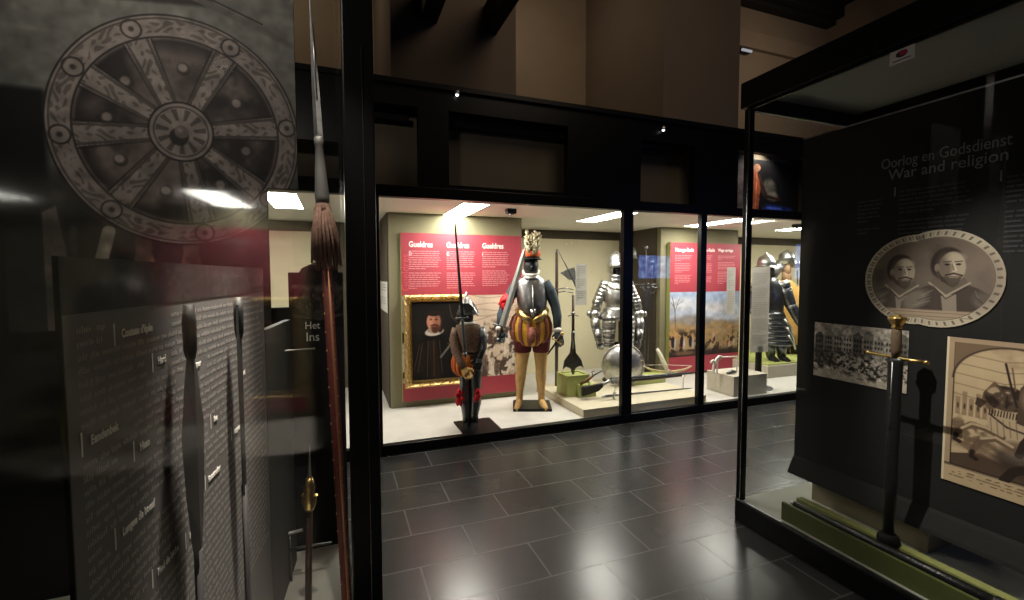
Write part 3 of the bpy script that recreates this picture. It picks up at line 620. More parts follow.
pl = MB(); q = F.p(532, 243); pl.ell((q.x, -.06, q.z), (.062, .05, .09), 14, 10)
for k in range(90):
    x, y = random.uniform(525, 540), random.uniform(234, 250); x = 532+(x-532)*(.55+.45*math.sin((y-232)/18*PI)); F.limb(pl, [(x, y+2.5, random.uniform(-.14, -.02), .6), (x+random.uniform(-1, 1), y, random.uniform(-.15, -.02), 1.3), (x+random.uniform(-2, 2), y-2.6, random.uniform(-.14, -.02), .9), (x+random.uniform(-3, 3), y-3.6, random.uniform(-.12, -.03), .4)], 9)
for a in ([(529, 254, -.1, 1.5), (527, 246, -.1, 2.4), (526, 242, -.09, 2.2), (524.5, 241, -.08, 1.)], [(533, 255, -.1, 2), (534, 247, -.09, 3.), (535, 239, -.07, 3.), (535, 235, -.04, 1.6)], [(535, 254, -.09, 1.5), (537.5, 247, -.07, 2.4), (538, 241, -.04, 1.6)]): F.limb(pl, a, 12)
part('plume', pl, PLUME, E2)
sword('long_sword', 'broad pale sword held upright at the tall guard figure\'s left', fw_world(F, 498.5, 338, -.24), fw_world(F, 525, 248, -.2), .16, .075, .2, mat('pale_steel', (.5, .5, .47), .5, .6), STEELD, WOOD, .028)
sword('short_sword', 'small sword hanging at the tall guard figure\'s right hand, hilt up', fw_world(F, 560.5, 331, -.2), fw_world(F, 545.5, 352.5, -.2), .1, .025, .12, BLACKM, BRASS, WOOD, .018)

# ================================================================== 3  polished half armour behind the shield
F = Fig(3.33, 4.98, .15, 'half_armour', 'polished steel half armour with open helmet, behind the narrow case post and round shield', 'armour'); E3 = F.e
st = MB(); st.lathe([(.17, 0), (.17, .02), (.03, .03), (.028, .5)], F.p(616.5, 388)*0+Vector((0, 0, 0)), 24); part('display_pole', st, BLACK, E3)
hb = MB(); F.body(hb, [(283, 616, 9, 9), (279.5, 616, 7.6, 7.6), (277, 616, 7.2, 7.4), (275, 616, 8, 8.4)]); part('gorget', hb, STEEL, E3)
c = F.p(616.5, 266); R = 8.8/F.s
hb = MB(); hb.loft([[(c.x+R*r*math.cos(2*PI*k/24), .01+R*1.15*r*math.sin(2*PI*k/24), c.z+R*z) for k in range(24)] for r, z in ((1., -.1), (1.02, .3), (.95, .75), (.78, 1.12), (.5, 1.4), (.2, 1.52), (.03, 1.54))]); part('helmet_bowl', hb, STEEL, E3)
cm = MB(); cm.loft([[(c.x+s_*.007, .01+R*1.2*math.sin(a)*(1+j*.08), c.z+R*(.35+1.22*math.cos(a))+j*.018) for s_, j in ((-1, 0), (-1, 1), (1, 1), (1, 0))] for a in np.linspace(-1.25, 1.25, 13)], True, False); part('comb', cm, STEEL, E3)
vs = MB(); vs.loft([[(c.x+R*1.06*r*math.cos(t), .0+R*1.35*r*math.sin(t), c.z+z) for t in np.linspace(PI*1.0, PI*2.0, 17)] for r, z in ((.96, .05), (1.08, .02), (1.12, -.015), (1.02, -.02))], False, True, False); part('peak', vs, STEEL, E3)
hd_ = MB(); c2 = F.p(617.5, 271.5); hd_.ell((c2.x, -.01, c2.z), (.062, .075, .085), 18, 12); hd_.ell((c2.x+.002, -.083, c2.z), (.011, .02, .022), 8, 6); part('head', hd_, BLACKFACE, E3)
for sx in (-1, 1):
    ck = MB(); ck.loft([[(c.x+R*r*math.cos(t), .01+R*1.12*r*math.sin(t), z) for t in np.linspace(*((PI*.75, PI*1.3) if sx < 0 else (PI*1.7, PI*2.25)), 9)] for r, z in ((1.02, c.z), (1.04, c.z-.06), (.92, c.z-.13), (.86, c.z-.13), (.98, c.z-.05), (.97, c.z))], False, True, False); part('cheek_piece', ck, STEEL, E3)
cu = MB(); F.body(cu, [(281, 616, 8, 7), (284, 616.5, 13, 9), (289, 616.5, 14.5, 11), (297, 616.5, 13.5, 13, -.01), (304, 616.5, 11.5, 13, -.01), (308, 616.5, 10.5, 11)], 30); part('breastplate', cu, ARMOUR, E3)
rr = MB(); F.limb(rr, [(606.5, 286, -.1, .8), (612, 288, -.135, 1.1), (617, 288.5, -.145, 1.1), (622, 288, -.135, 1.1), (627, 286, -.1, .8)], 8); part('neck_roll', rr, STEEL, E3)
fd = MB(); F.body(fd, [(306.5, 616.5, 11, 12), (309, 616.5, 14, 13), (312, 616.5, 14.6, 13.4), (316, 616.5, 17.5, 15), (319, 616.5, 18, 15.5)], 30); part('fauld', fd, ARMOUR, E3)
for sx in (-1, 1):
    cx = 616.5+sx*9
    for k in range(7):
        y = 315+k*4.3; tl = MB(); w = 7.2-.28*k
        F.body(tl, [(y, cx+sx*.1*k, w, 8.3, -.1), (y+4.0, cx+sx*.12*k, w*1.02, 8.7, -.105), (y+4.3, cx+sx*.12*k, w*.96, 8.2, -.1)], 18); part('tasset_lame', tl, ARMOUR if k % 2 else BREAST, E3)
    X = lambda v: 616.5+sx*(616.5-v)*(-1 if sx > 0 else -1) if False else (v if sx < 0 else 1233.-v)
    for k in range(6):
        u = k/5; q = [(606.5-u*8.5), 283+u*18]; r = 6.6-u*.9; lm = MB()
        F.limb(lm, [(X(q[0]), q[1]-1, 0, r*.9), (X(q[0]-1.2), q[1]+2.6, -.005, r*.97), (X(q[0]-1.3), q[1]+3.1, -.005, r*.86)], 16); part('shoulder_lame', lm, STEEL if k % 2 == 0 else ARMOUR, E3)
    ua = MB(); F.limb(ua, [(X(597.6), 301, 0, 4.9), (X(595.6), 310, -.01, 4.7)], 14); part('upper_arm_plate', ua, ARMOUR, E3)
    el = MB(); cc = F.p(X(594.6), 314, -.01); el.ell(cc, (.075, .08, .068), 16, 10); el.tube([cc+Vector((sx*.06, .0, 0)), cc+Vector((sx*.1, .01, 0))], [.05, .022], 12); part('elbow_cop', el, STEEL, E3)
    va = MB(); F.limb(va, [(X(594.2), 317, -.01, 4.9), (X(594.6), 324, -.05, 4.7), (X(596), 333, -.09, 3.8)], 14); part('vambrace', va, ARMOUR, E3)
    ga = MB(); F.limb(ga, [(X(595.6), 329, -.08, 4.8), (X(596.6), 336, -.1, 3.8), (X(597), 339, -.11, 3.9)], 14); hand(ga, F.p(X(597), 338.5, -.11), (-sx*.15, -.3, -.9), (-sx*.9, -.3, 0), .15, 1.0, 1.1); part('gauntlet', ga, BREAST, E3)

# round shield on the platform
t = thing('round_shield', 'round domed grey steel shield resting upright on the cream platform', 'shield', (3.245, 4.7, .405), -YAW)
sh = MB(); R = .262; n = 40; ri = []
for r, d in ((1., 0), (.985, -.012), (.93, -.012), (.9, -.02), (.75, -.055), (.5, -.09), (.25, -.108), (.06, -.113), (.06, -.108), (.5, -.082), (.9, -.01)):
    ri.append([(R*.98*r*math.cos(2*PI*k/n), d+.0, R*r*math.sin(2*PI*k/n)) for k in range(n)])
sh.loft(ri, True); part('dish', sh, STEELM, t)
rm = MB().tube([(R*.975*math.cos(a), -.006, R*.99*math.sin(a)) for a in np.linspace(0, 2*PI, 41)], .009, 8); part('rim', rm, STEEL, t)
rv = MB(); [rv.ell((R*.9*math.cos(a), -.024, R*.92*math.sin(a)), (.008, .006, .008), 8, 5) for a in np.linspace(0, 2*PI, 25)[:-1]]; part('rivets', rv, BRASS, t)
part('easel_back', MB().tube([(0, .1, -.25), (0, -.02, .1)], .012, 8), BLACK, t)

# ================================================================== long arms in the middle bay
def head_poly(F0, pts, th):   # flat forged blade, 2*th thick
    return MB().prism(pts, -th, th, 1)
b = at(556.5, 380, 5.0); top = at(556, 249, 5.0); t = thing('halberd', 'tall dark halberd pole with pale curved blade, left of the grey label', 'polearm', (b.x, 5.0, .15), -YAW)
H = top.z-.15; part('pole', MB().lathe([(.02, 0), (.021, H*.5), (.017, H-.05), (.006, H)], seg=12), WOOD, t)
part('axe_blade', head_poly(None, [(.04, H-.29), (.12, H-.25), (.21, H-.22), (.25, H-.34), (.24, H-.4), (.19, H-.37), (.15, H-.38), (.1, H-.33)], .004), ARMOUR, t)
part('long_blade', MB().loft([[(x-w, -.004, z), (x, -.008, z), (x+w, .0, z), (x, .006, z)] for x, z, w in ((.008, H-.0, .003), (.07, H-.12, .007), (.15, H-.27, .012), (.22, H-.42, .014), (.27, H-.55, .008), (.28, H-.62, .001))], True, False), STEELD, t)
for dz in (.49, .53): part('langet', MB().tube([(-.02, -.02, H-dz), (.1, -.02, H-dz+.02), (.2, -.02, H-dz-.0)], .007, 6), STEELD, t)
b = at(571.5, 372, 4.64); top = at(570, 295, 4.64); t = thing('halberd', 'upside-down halberd with broad flared steel head standing in the green block', 'polearm', (2.505, 4.61, .37), -YAW)
H = top.z-.37; part('pole', MB().lathe([(.016, .2), (.017, H*.6), (.015, H)], seg=12), WOOD, t)
part('flared_head', head_poly(None, [(-.118, .055), (-.1, .16), (-.035, .25), (-.02, .4), (.02, .4), (.035, .25), (.095, .17), (.125, .07), (.085, .1), (.03, .075), (.012, -.0), (-.01, 0), (-.03, .07), (-.08, .09)], .006), STEELD, t)
part('socket', MB().lathe([(.02, .3), (.022, .45), (.024, .46), (.018, .5)], seg=12), STEELD, t)
part('top_ring', MB().lathe([(.02, H-.22), (.024, H-.21), (.024, H-.2), (.02, H-.19)], seg=12), STEELM, t)
part('side_hooks', MB().tube([(-.06, -.01, H-.24), (0, -.02, H-.22), (.06, -.01, H-.24)], .005, 6), STEELD, t)
for px0, py0, px1, py1, Y, lb, bw in ((646, 247, 644, 366, 5.3, 'tall two-handed sword with ringed hilt, right of the half armour', .05), (652, 262, 647.5, 366, 5.36, 'slim sword with side ring behind the tall two-handed sword', .03)):
    p1 = at(px1, py1, Y); p0 = at(px0, py0, Y); p1.z = max(p1.z, .16); s_ = sword('two_handed_sword', lb, p0, p1, .52 if bw > .04 else .36, bw, .36 if bw > .04 else .3, STEELD, STEELD, WOOD, .03, None, True)
# musket lying across the platform
t = thing('musket', 'long matchlock musket with dark butt lying across the platform front', 'gun', (2.465, 4.33, .29))
part('butt', MB().loft([[(x, y-.02, z0), (x, y+.02, z0), (x, y+.02, z1), (x, y-.02, z1)] for x, y, z0, z1 in ((0, 0, -.1, .0), (.1, 0, -.085, .01), (.2, 0, -.062, .018), (.26, 0, -.02, .022))], True, False), mat('ebony_stock', (.012, .01, .009), .65), t, .008)
part('wrist', MB().tube([(.25, 0, -.0), (.33, 0, .03), (.4, 0, .042)], [.022, .018, .022], 10), STEEL, t)
part('fore_stock', MB().tube([(.38, 0, .028), (.9, 0, .02), (1.35, 0, .02)], [.022, .019, .014], 10), WOOD, t)
part('barrel', MB().tube([(.36, -.003, .056), (.9, -.003, .046), (1.49, -.003, .04)], [.022, .018, .016], 8), STEELD, t)
part('lock', MB().box((.36, -.034, .02), (.52, -.02, .06)).tube([(.44, -.035, .05), (.46, -.04, .09), (.5, -.035, .1)], .006, 6), STEEL, t); part('trigger_guard', MB().tube([(.34, 0, .02), (.38, 0, -.02), (.44, 0, -.02), (.46, 0, .01)], .005, 6), STEEL, t)
for x, lb in ((2.9, 'clear forked rest under the middle of the musket'), (3.86, 'clear forked rest under the musket muzzle')):
    g = thing('fork_rest', lb, 'display rest', (x, 4.35, .15)); part('stem', MB().tube([(0, 0, 0), (0, 0, .13)], .005, 8), STEEL, g); part('fork', MB().tube([(0, -.03, .165), (0, -.02, .135), (0, 0, .128), (0, .02, .135), (0, .03, .165)], .004, 6), STEEL, g)
sword('rapier', 'thin dark rapier lying along the front edge of the platform', (2.66, 4.22, .195), (3.9, 4.22, .175), .14, .022, .08, STEELD, STEEL, STEELD, .02, None, True)
# powder carbine leaning on the stands
t = thing('powder_flask', 'small brown wheel-lock piece tilted on the short green stand', 'gun', (2.56, 4.38, .3), -YAW)
part('stock', MB().tube([(-.08, 0, .0), (0, 0, .05), (.07, 0, .1)], [.016, .018, .012], 10), WOODM, t); part('barrel', MB().tube([(.05, 0, .09), (.16, 0, .15)], .009, 8), STEELD, t); part('hammer', MB().tube([(.06, 0, .1), (.05, 0, .14), (.08, 0, .15)], .006, 6), STEELD, t); part('peg', MB().tube([(.02, 0, -.012), (.02, 0, .05)], .006, 8), STEEL, t)
# crossbow
t = thing('crossbow', 'pale crossbow with curved bow standing before the green board edge', 'crossbow', (3.9, 4.7, .272), -YAW)
part('bow', MB().tube([(-.31, 0, .085), (-.2, 0, .03), (-.08, 0, .005), (.02, 0, .0), (.12, 0, .005), (.23, 0, .03), (.32, 0, .075)], [.009, .015, .018, .018, .018, .015, .009], 10, .6), mat('pale_horn', 'cdb98c', .5, noise=.2, nscale=30), t)
part('tiller', MB().tube([(.02, .0, .0), (-.02, .02, .1), (-.07, .05, .22), (-.105, .07, .29)], [.022, .028, .026, .018], 10), mat('bone_inlay', 'd9d0bb', .5, noise=.3, nscale=90), t)
part('string', MB().tube([(-.31, 0, .088), (.0, .01, .09), (.32, 0, .078)], .003, 6), WHITECL, t); part('stirrup', MB().tube([(.03+.035*math.cos(a), -.01, .03*math.sin(a)) for a in np.linspace(0, 2*PI, 12)], .005, 6), STEELM, t)
# helmet on the back panel just right of the post
t = thing('helmet', 'small grey helmet on a bracket just right of the case post', 'helmet', (*at(636.5, 256, 5.9),), -YAW)
part('bowl', MB().lathe([(.1, -.02), (.1, .03), (.085, .1), (.05, .15), (.01, .165)], seg=20), STEELM, t); part('brim', MB().lathe([(.1, -.03), (.14, -.04), (.14, -.034), (.1, -.015)], seg=20, cap=False), STEELM, t); part('bracket', MB().tube([(0, 0, -.02), (0, .2, -.02)], .012, 8), BLACK, t)

# ================================================================== right bay: rods on the box plinth, label stand, two armoured figures
t = thing('rod_display', 'white bent-rod display holder with iron piece on the box plinth', 'display rest', (4.36, 4.25, .31))
WR = mat('white_rod', 'e8e4da', .4)
part('rod', MB().tube([(-.14, 0, 0), (-.13, 0, .1), (-.09, 0, .18), (-.05, 0, .21), (-.01, 0, .2)], .016, 10), WR, t); part('rod', MB().tube([(-.08, .0, 0), (-.07, 0, .16), (.0, 0, .195), (.24, 0, .19), (.24, 0, 0)], .009, 8), WR, t)
part('claw', MB().tube([(-.2, -.02, .15), (-.16, -.02, .17), (-.12, 0, .13)], .014, 8), WR, t)
part('iron_piece', MB().tube([(.0, -.08, .015), (.08, -.08, .03), (.14, -.08, .02)], [.015, .024, .012], 10), STEELD, t)
t = thing('label_stand', 'tall grey text panel on black pole with round base, right bay', 'information stand', (4.98, 4.27, .07), -.1)
part('base', MB().lathe([(.17, 0), (.17, .012), (.16, .016), (.0, .016)], seg=32), STEELD, t); part('pole', MB().box((-.035, -.02, .016), (.035, .02, .55)), BLACK, t, .004)
part('panel', MB().add([(-.15, -.024, .46), (.12, -.024, .46), (.12, -.024, 1.53), (-.15, -.024, 1.53)], [(0, 1, 2, 3)]), GREYLABEL, t)
paragraphs('paragraph', -.13, .1, 1.45, 40, .023, .007, lambda u, v, d: (u, -.0245-d, v), (7, 15, 24, 33), mat('soft_grey_ink', '9c9b94', .8), t)
def pot(F, name_parts, cx, cy, R, m, parent):
    c = F.p(cx, cy); mb = MB(); mb.loft([[(c.x+R*r*math.cos(2*PI*k/22), R*1.1*r*math.sin(2*PI*k/22), c.z+R*z) for k in range(22)] for r, z in ((1., -.1), (1., .35), (.85, .8), (.55, 1.12), (.2, 1.26), (.04, 1.5), (.02, 1.52))]); part('helmet_bowl', mb, m, parent); return c
F = Fig(5.98, 4.82, .26, 'armour_figure', 'dark steel armour figure with bright helmet, half hidden by the grey label stand', 'armour'); E4 = F.e
DK = mat('blued_steel', (.15, .155, .16), .34, 1, noise=.35, nscale=14, bump=.12, bscale=30)
tr = MB(); F.body(tr, [(277, 769, 5, 5), (281, 770, 10, 7), (287, 770, 13, 9), (298, 771, 13, 10), (308, 771.5, 11, 9), (313, 772, 10.5, 8.5)]); part('breastplate', tr, DK, E4)
for k in range(7):
    y = 312+k*4.7; w = 11+min(k, 4)*.95-(max(k-4, 0))*.6; cx = 772+k*.95; tr = MB()
    F.body(tr, [(y, cx, w, 9.5), (y+4.4, cx+.9, w+1.0, 10.2), (y+4.9, cx+.9, w*.97, 9.4)], 22); part('tasset_lame', tr, DK if k % 2 else STEELD, E4)
for s_ in (0, 1, 2): m_ = MB(); F.limb(m_, [(779+s_*2, 318+s_*8, -.13, 1.), (785+s_*1.5, 326+s_*8, -.14, 1.), (789+s_, 336+s_*6, -.1, .8)], 8); part('lame_edge', m_, STEEL, E4)
for sx, pts in ((1, [(780, 285, -.02, 6.5), (785, 296, -.05, 6), (788, 306, -.08, 5), (792, 317, -.12, 4.4), (795, 324, -.14, 3.6)]), (-1, [(759, 286, 0, 6.5), (755, 298, 0, 5.6), (754, 310, -.02, 5), (756, 322, -.08, 4.2)])):
    a_ = MB(); F.limb(a_, pts, 14); part('arm_plate', a_, DK, E4)
    for k in range(4):
        p_ = MB(); u = k/4; x_ = pts[0][0]+(pts[1][0]-pts[0][0])*u; y_ = pts[0][1]-3+(pts[1][1]-pts[0][1])*u
        F.limb(p_, [(x_, y_, -.02, 6.3-.3*k), (x_+sx*1.3, y_+3.0, -.03, 7.4-.35*k), (x_+sx*1.5, y_+3.6, -.03, 6.6-.3*k)], 16); part('shoulder_lame', p_, STEELM if k % 2 == 0 else DK, E4)
    p_ = MB(); p_.ell(F.p(pts[2][0], pts[2][1], pts[2][2]), (.075, .08, .065), 14, 9); part('elbow_cop', p_, STEELM, E4)
    g_ = MB(); hand(g_, F.p(*pts[-1][:3]), (.1*sx, -.4, -.85), (-sx*.9, -.2, 0), .15, 1.0); part('gauntlet', g_, BUFF if sx > 0 else DK, E4)
for cx in (770, 781):
    l_ = MB(); F.limb(l_, [(cx, 340, 0, 6), (cx, 348, 0, 5), (cx+.5, 356, 0, 4)], 14); part('leg', l_, DK, E4)
    l_ = MB(); F.limb(l_, [(cx+.5, 355.5, .02, 3.6), (cx+1, 358, -.04, 3.4), (cx+2, 359.6, -.14, 2.2)], 12); part('boot', l_, BLACKM, E4)
c = pot(F, None, 766, 265, 8.2/F.s, STEEL, E4)
h_ = MB(); q = F.p(771, 274); h_.ell((q.x, 0, q.z), (.06, .08, .1), 18, 12); F.limb(h_, [(770, 274, 0, 4), (769.5, 282, 0, 4.6)]); part('head', h_, BLACKFACE, E4)
b_ = MB(); b_.loft([[(c.x+8.2/F.s*r*math.cos(2*PI*k/24), 8.2/F.s*1.2*r*math.sin(2*PI*k/24), c.z-.02+z) for k in range(24)] for r, z in ((.95, .01), (1.4, -.015), (1.4, -.022), (.95, -.01))], False); part('brim', b_, STEEL, E4)
F = Fig(6.62, 5.22, .26, 'armour_figure', 'buff leather coat figure with peaked lobster-tail helmet at the far right end', 'armour'); E5 = F.e
tr = MB(); F.body(tr, [(280, 786, 4.5, 4.5), (284, 786.5, 8, 6.5), (291, 787, 11, 8), (303, 788, 11.5, 9), (313, 789, 11, 9), (330, 790, 13, 11), (343, 790.5, 14, 12)]); part('buff_coat', tr, BUFF, E5)
for pts in ([(794, 288, 0, 5), (799, 300, -.02, 5), (801, 313, -.05, 4.6), (799, 326, -.12, 4)], [(778, 288, 0, 5), (775, 300, 0, 5), (775, 313, -.03, 4.4), (777, 326, -.1, 4)]):
    a_ = MB(); F.limb(a_, pts, 14); part('sleeve', a_, BUFF, E5); g_ = MB(); hand(g_, F.p(*pts[-1][:3]), (0, -.4, -.85), (.9, -.2, 0), .15, 1.); part('glove', g_, BUFF, E5)
for cx in (785, 795):
    l_ = MB(); F.limb(l_, [(cx, 338, 0, 5.5), (cx, 347, 0, 4.6), (cx, 354, 0, 3.8)], 14); part('leg', l_, WOOD, E5)
    l_ = MB(); F.limb(l_, [(cx, 353.4, .03, 3.4), (cx, 355, -.04, 3.2), (cx+.5, 356.4, -.14, 2.2)], 12); part('boot', l_, BLACKM, E5)
bd = MB(); F.limb(bd, [(780, 286, -.11, 1.4), (786, 300, -.165, 1.6), (794, 316, -.14, 1.4)], 8); part('baldric', bd, WOOD, E5)
c = pot(F, None, 786.5, 260, 7.2/F.s, STEELM, E5); R = 7.2/F.s
h_ = MB(); q = F.p(786.5, 270); h_.ell((q.x, 0, q.z), (.06, .08, .1), 18, 12); F.limb(h_, [(786.5, 272, 0, 4), (786.5, 283, 0, 4.6)]); part('head', h_, mat('tan_face', '8a6a4c', .7), E5)
pk = MB(); F.limb(pk, [(789, 263, -.05, 4.5), (795, 264.5, -.05, 4), (799, 265, -.05, 1.5)], 14, 1.4); part('peak', pk, STEELM, E5)
tl = MB(); F.limb(tl, [(782, 264, .02, 5.5), (777, 270, .03, 5), (774, 277, .04, 4), (771.5, 283, .05, 2.2)], 14); part('neck_guard', tl, STEELM, E5)
nb = MB(); F.limb(nb, [(793.5, 262, -.1, .6), (793.5, 284, -.1, .6)], 6); part('nasal_bar', nb, STEELD, E5)

# ================================================================== right-hand island case
RC = thing('display_case', 'tall black-framed glass case at the right with black picture panel', 'display case', (2.25, 0, 0))
def rp(name, mb, m, bevel=0., label=None): return part(name, mb.xf(Matrix.Translation((-2.25, 0, 0))), m, RC, bevel, label)
YN, YE, XE = -.35, 2.075, 3.22
rp('base', MB().box((2.25, YN, 0), (XE, YE, .13)), BLACK, .008); rp('base_rim', MB().box((2.252, YN, .13), (2.266, YE-.002, .142)), STEELD)
rp('case_floor', MB().box((2.27, YN+.01, .13), (XE-.02, YE-.02, .14)), mat('case_floor_grey', 'c9c8bc', .7))
rp('corner_post', MB().box((2.254, 2.03, .13), (2.292, 2.07, 2.47)), BLACK, .004); rp('corner_edge', MB().box((2.252, 2.036, .14), (2.2535, 2.04, 2.46)), CHROME)
rp('corner_post', MB().box((XE-.04, 2.03, .13), (XE, 2.07, 2.47)), BLACK, .004); rp('corner_post', MB().box((XE-.04, YN, .13), (XE, YN+.04, 2.47)), BLACK, .004); rp('corner_post', MB().box((2.254, YN, .13), (2.292, YN+.04, 2.47)), BLACK, .004)
rp('lid', MB().box((2.24, YN-.02, 2.475), (2.275, YE+.015, 2.625)).box((XE-.03, YN-.02, 2.475), (XE+.01, YE+.015, 2.625)).box((2.275, YE-.03, 2.475), (XE-.03, YE+.015, 2.625)).box((2.275, YN-.02, 2.475), (XE-.03, YN+.02, 2.625)).box((2.275, YN+.02, 2.6), (XE-.03, YE-.03, 2.625)), BLACK, .006)
rp('lid_seal', MB().box((2.275, YE-.045, 2.455), (XE-.03, YE-.02, 2.475)).box((2.262, YN, 2.462), (2.275, YE-.02, 2.475)), BLACK)
rp('lid_ceiling', MB().box((2.275, YN+.02, 2.545), (XE-.03, YE-.03, 2.555)), mat('lid_grey', '8f9088', .8))
rp('glass_front', MB().box((2.268, YN+.04, .14), (2.268, 2.03, 2.475)), GLASS); rp('glass_end', MB().box((2.292, 2.05, .14), (XE-.04, 2.05, 2.475)), GLASS)
XP = 2.6; PANELM = mat('charcoal_panel', (.018, .018, .0183), .8, noise=.05, nscale=3, spec=.2)
t = thing('picture_panel', 'charcoal hanging panel with rolled lower lip inside the right case', 'display panel', (XP, 0, 0))
pb = MB(); prof = [(0, 2.3), (0, .4), (-.012, .385), (-.05, .315), (-.055, .3), (-.05, .296), (.02, .3), (.05, .34), (.05, 2.3)]
pb.loft([[(x, y, z) for x, z in prof] for y in (1.958, -.2)], True, False); part('sheet', pb, PANELM, t)
part('top_edge', MB().box((-.002, -.2, 2.3), (.052, 1.96, 2.308)), STEELM, t)
def rtext(body, y, z, size, m, sx=.9): return text_part('heading', body, size, m, t, (-.0015, y, z), (0, -1, 0), (0, 0, 1), sx)
INKD = mat('dim_white_ink', '7c7f84', .7); INKDD = mat('dim_grey_ink', '303236', .7)
rtext('Oorlog en Godsdienst', 1.535, 2.035, .072, INKD, .74); rtext('War and religion', 1.5, 1.975, .072, INKD, .9)
for y0, y1, zt, n in ((1.45, 1.17, 1.905, 16), (1.06, .72, 1.9, 16), (1.64, 1.52, 1.88, 9)):
    paragraphs('paragraph', 0, y0-y1, 0, n, .0205, .008, lambda u, v, d: (-.001-d, y0-u, zt+v), (6,), INKDD, t)
for y, z in ((1.465, 1.9), (1.075, 1.9)): part('text_bar', MB().box((-.002, y, z-.01), (-.0003, y+.006, z+.035)), INKD, t)
rp('pedestal', MB().box((2.668, 1.3, .14), (3.1, 1.889, .34)), mat('pedestal_beige', '8a8069', .8), .003)
# prints on the panel: u runs towards the viewer's right (-y)
def mount(name, label, y0, z0, cv, w, h, mask=None, th=.004):
    o = thing(name, label, 'print', (XP-.0045, y0, z0)); g = print_part('print', cv, (-.0012, 0, 0), (0, -1, 0), (0, 0, 1), w, h, o, mask); return o
def bust(c, cx, s, turn, tone):
    P = lambda *p: [(cx+x*s*turn, y*s) for x, y in p]
    c.poly(P((-.42, 0), (-.4, .24), (-.27, .38), (-.1, .45), (.1, .45), (.22, .4), (.38, .28), (.42, 0)), tone)
    c.ell(cx-.28*s*turn, .27*s, .13*s, .09*s, (.5, .46, .42), .9, .6, .7*turn); c.ell(cx+.28*s*turn, .27*s, .11*s, .08*s, (.4, .36, .33), .9, .6, -.7*turn)
    for k in range(6): c.line(P((-.4+.035*k, .06+.05*k), (-.18+.01*k, .1+.055*k)), .006, (.6, .55, .5) if k % 2 else (.2, .17, .15), .8); c.line(P((.4-.035*k, .06+.05*k), (.2, .1+.055*k)), .006, (.48, .44, .4) if k % 2 else (.18, .15, .13), .8)
    c.poly(P((-.06, .32), (.06, .34), (.08, 0), (-.02, 0)), (.62, .57, .51), .8); c.poly(P((-.15, .45), (-.02, .31), (.15, .44), (.12, .5), (-.12, .5)), (.4, .36, .32)); c.line(P((-.16, .45), (-.02, .32), (.16, .45)), .018, (.66, .6, .54), .9); c.line(P((-.13, .42), (-.02, .29), (.14, .41)), .008, (.2, .17, .15), .8)
    y = .6; c.ell(cx-.02*s*turn, (y+.035)*s, .135*s, .165*s, (.2, .165, .145), 1, .15)
    c.ell(cx+.02*s*turn, y*s, .105*s, .155*s, (.66, .6, .53), 1, .12); c.ell(cx-.045*s*turn, (y-.01)*s, .06*s, .14*s, (.4, .35, .31), .8, .7); c.ell(cx+.04*s*turn, (y+.09)*s, .07*s, .05*s, (.72, .66, .58), .8, .8)
    c.ell(cx-.1*s*turn, (y-.0)*s, .022*s, .04*s, (.5, .44, .39)); c.poly(P((-.07, y-.09), (.1, y-.085), (.07, y-.17), (.03, y-.2), (-.02, y-.17)), (.3, .26, .23), .9, 2.5); c.poly(P((-.1, y-.02), (-.05, y-.1), (.0, y-.16), (-.06, y-.14)), (.24, .2, .18), .9, 2.)
    for e in (-.02, .068): c.ell(cx+e*s*turn, (y+.03)*s, .02*s, .01*s, (.13, .11, .1)); c.line(P((e-.028, y+.055), (e+.028, y+.06)), .01, (.26, .22, .19), .9)
    c.line(P((.03, y+.035), (.055, y-.03), (.03, y-.036)), .011, (.8, .73, .65)); c.line(P((.02, y+.03), (.035, y-.03)), .007, (.36, .31, .28), .8); c.line(P((-.03, y-.075), (.035, y-.058), (.1, y-.078)), .016, (.22, .18, .16), .95); c.line(P((.0, y-.098), (.07, y-.098)), .01, (.55, .47, .42), .9)
def double_oval():
    asp = 1.2; c = Canvas(300, 250, (.76, .71, .63), asp); X, Y = c.X, c.Y
    def uni(g): return np.minimum(((X-.475)/(.475-g))**2+((Y-.49)/(.475-g))**2, ((X-.685)/(.515-g))**2+((Y-.5)/(.5-g))**2)
    m = uni(0.) <= 1.; inner = np.clip((1-uni(.075))*30, 0, 1)
    c.put(inner, (.44, .385, .345)); n = fbm(250, 300, 6, 4); c.put(inner*np.clip((n-.45)*3, 0, 1), (.2, .17, .15), .5)
    c.ell(1.02, .48, .2, .3, (.5, .44, .4), .6, .6); c.poly([(.5, .95), (.56, .95), (.64, .5), (.58, .2), (.5, .2)], (.44, .39, .35), .6)
    k = c.a.copy(); bust(c, .37, .95, 1, (.33, .29, .265)); bust(c, .78, 1.02, 1, (.29, .25, .23)); c.a = np.where(inner[..., None] > .5, c.a, k)
    lo = np.clip((.185-Y)*60, 0, 1)*(uni(.075) <= 1); c.put(lo, (.66, .58, .5)); 
    for yy in (.15, .11): c.line([(.3, yy), (.95, yy)], .008, (.42, .35, .3), .6)
    ring = (uni(.02) <= 1) & (uni(.06) > 1); an = np.arctan2(Y-.5, X-.58); c.put(ring*np.clip(np.sin(an*70)*np.sin(an*23+1)*3, 0, 1), (.3, .27, .24), .7)
    e = np.clip(1-abs(uni(.075)-1)*40, 0, 1); c.put(e, (.3, .26, .23), .8); return c, m
cv, mk = double_oval(); mount('portrait_print', 'double oval portrait print of two bearded people in armour', 1.588, 1.256, cv, .545, .453, mk)
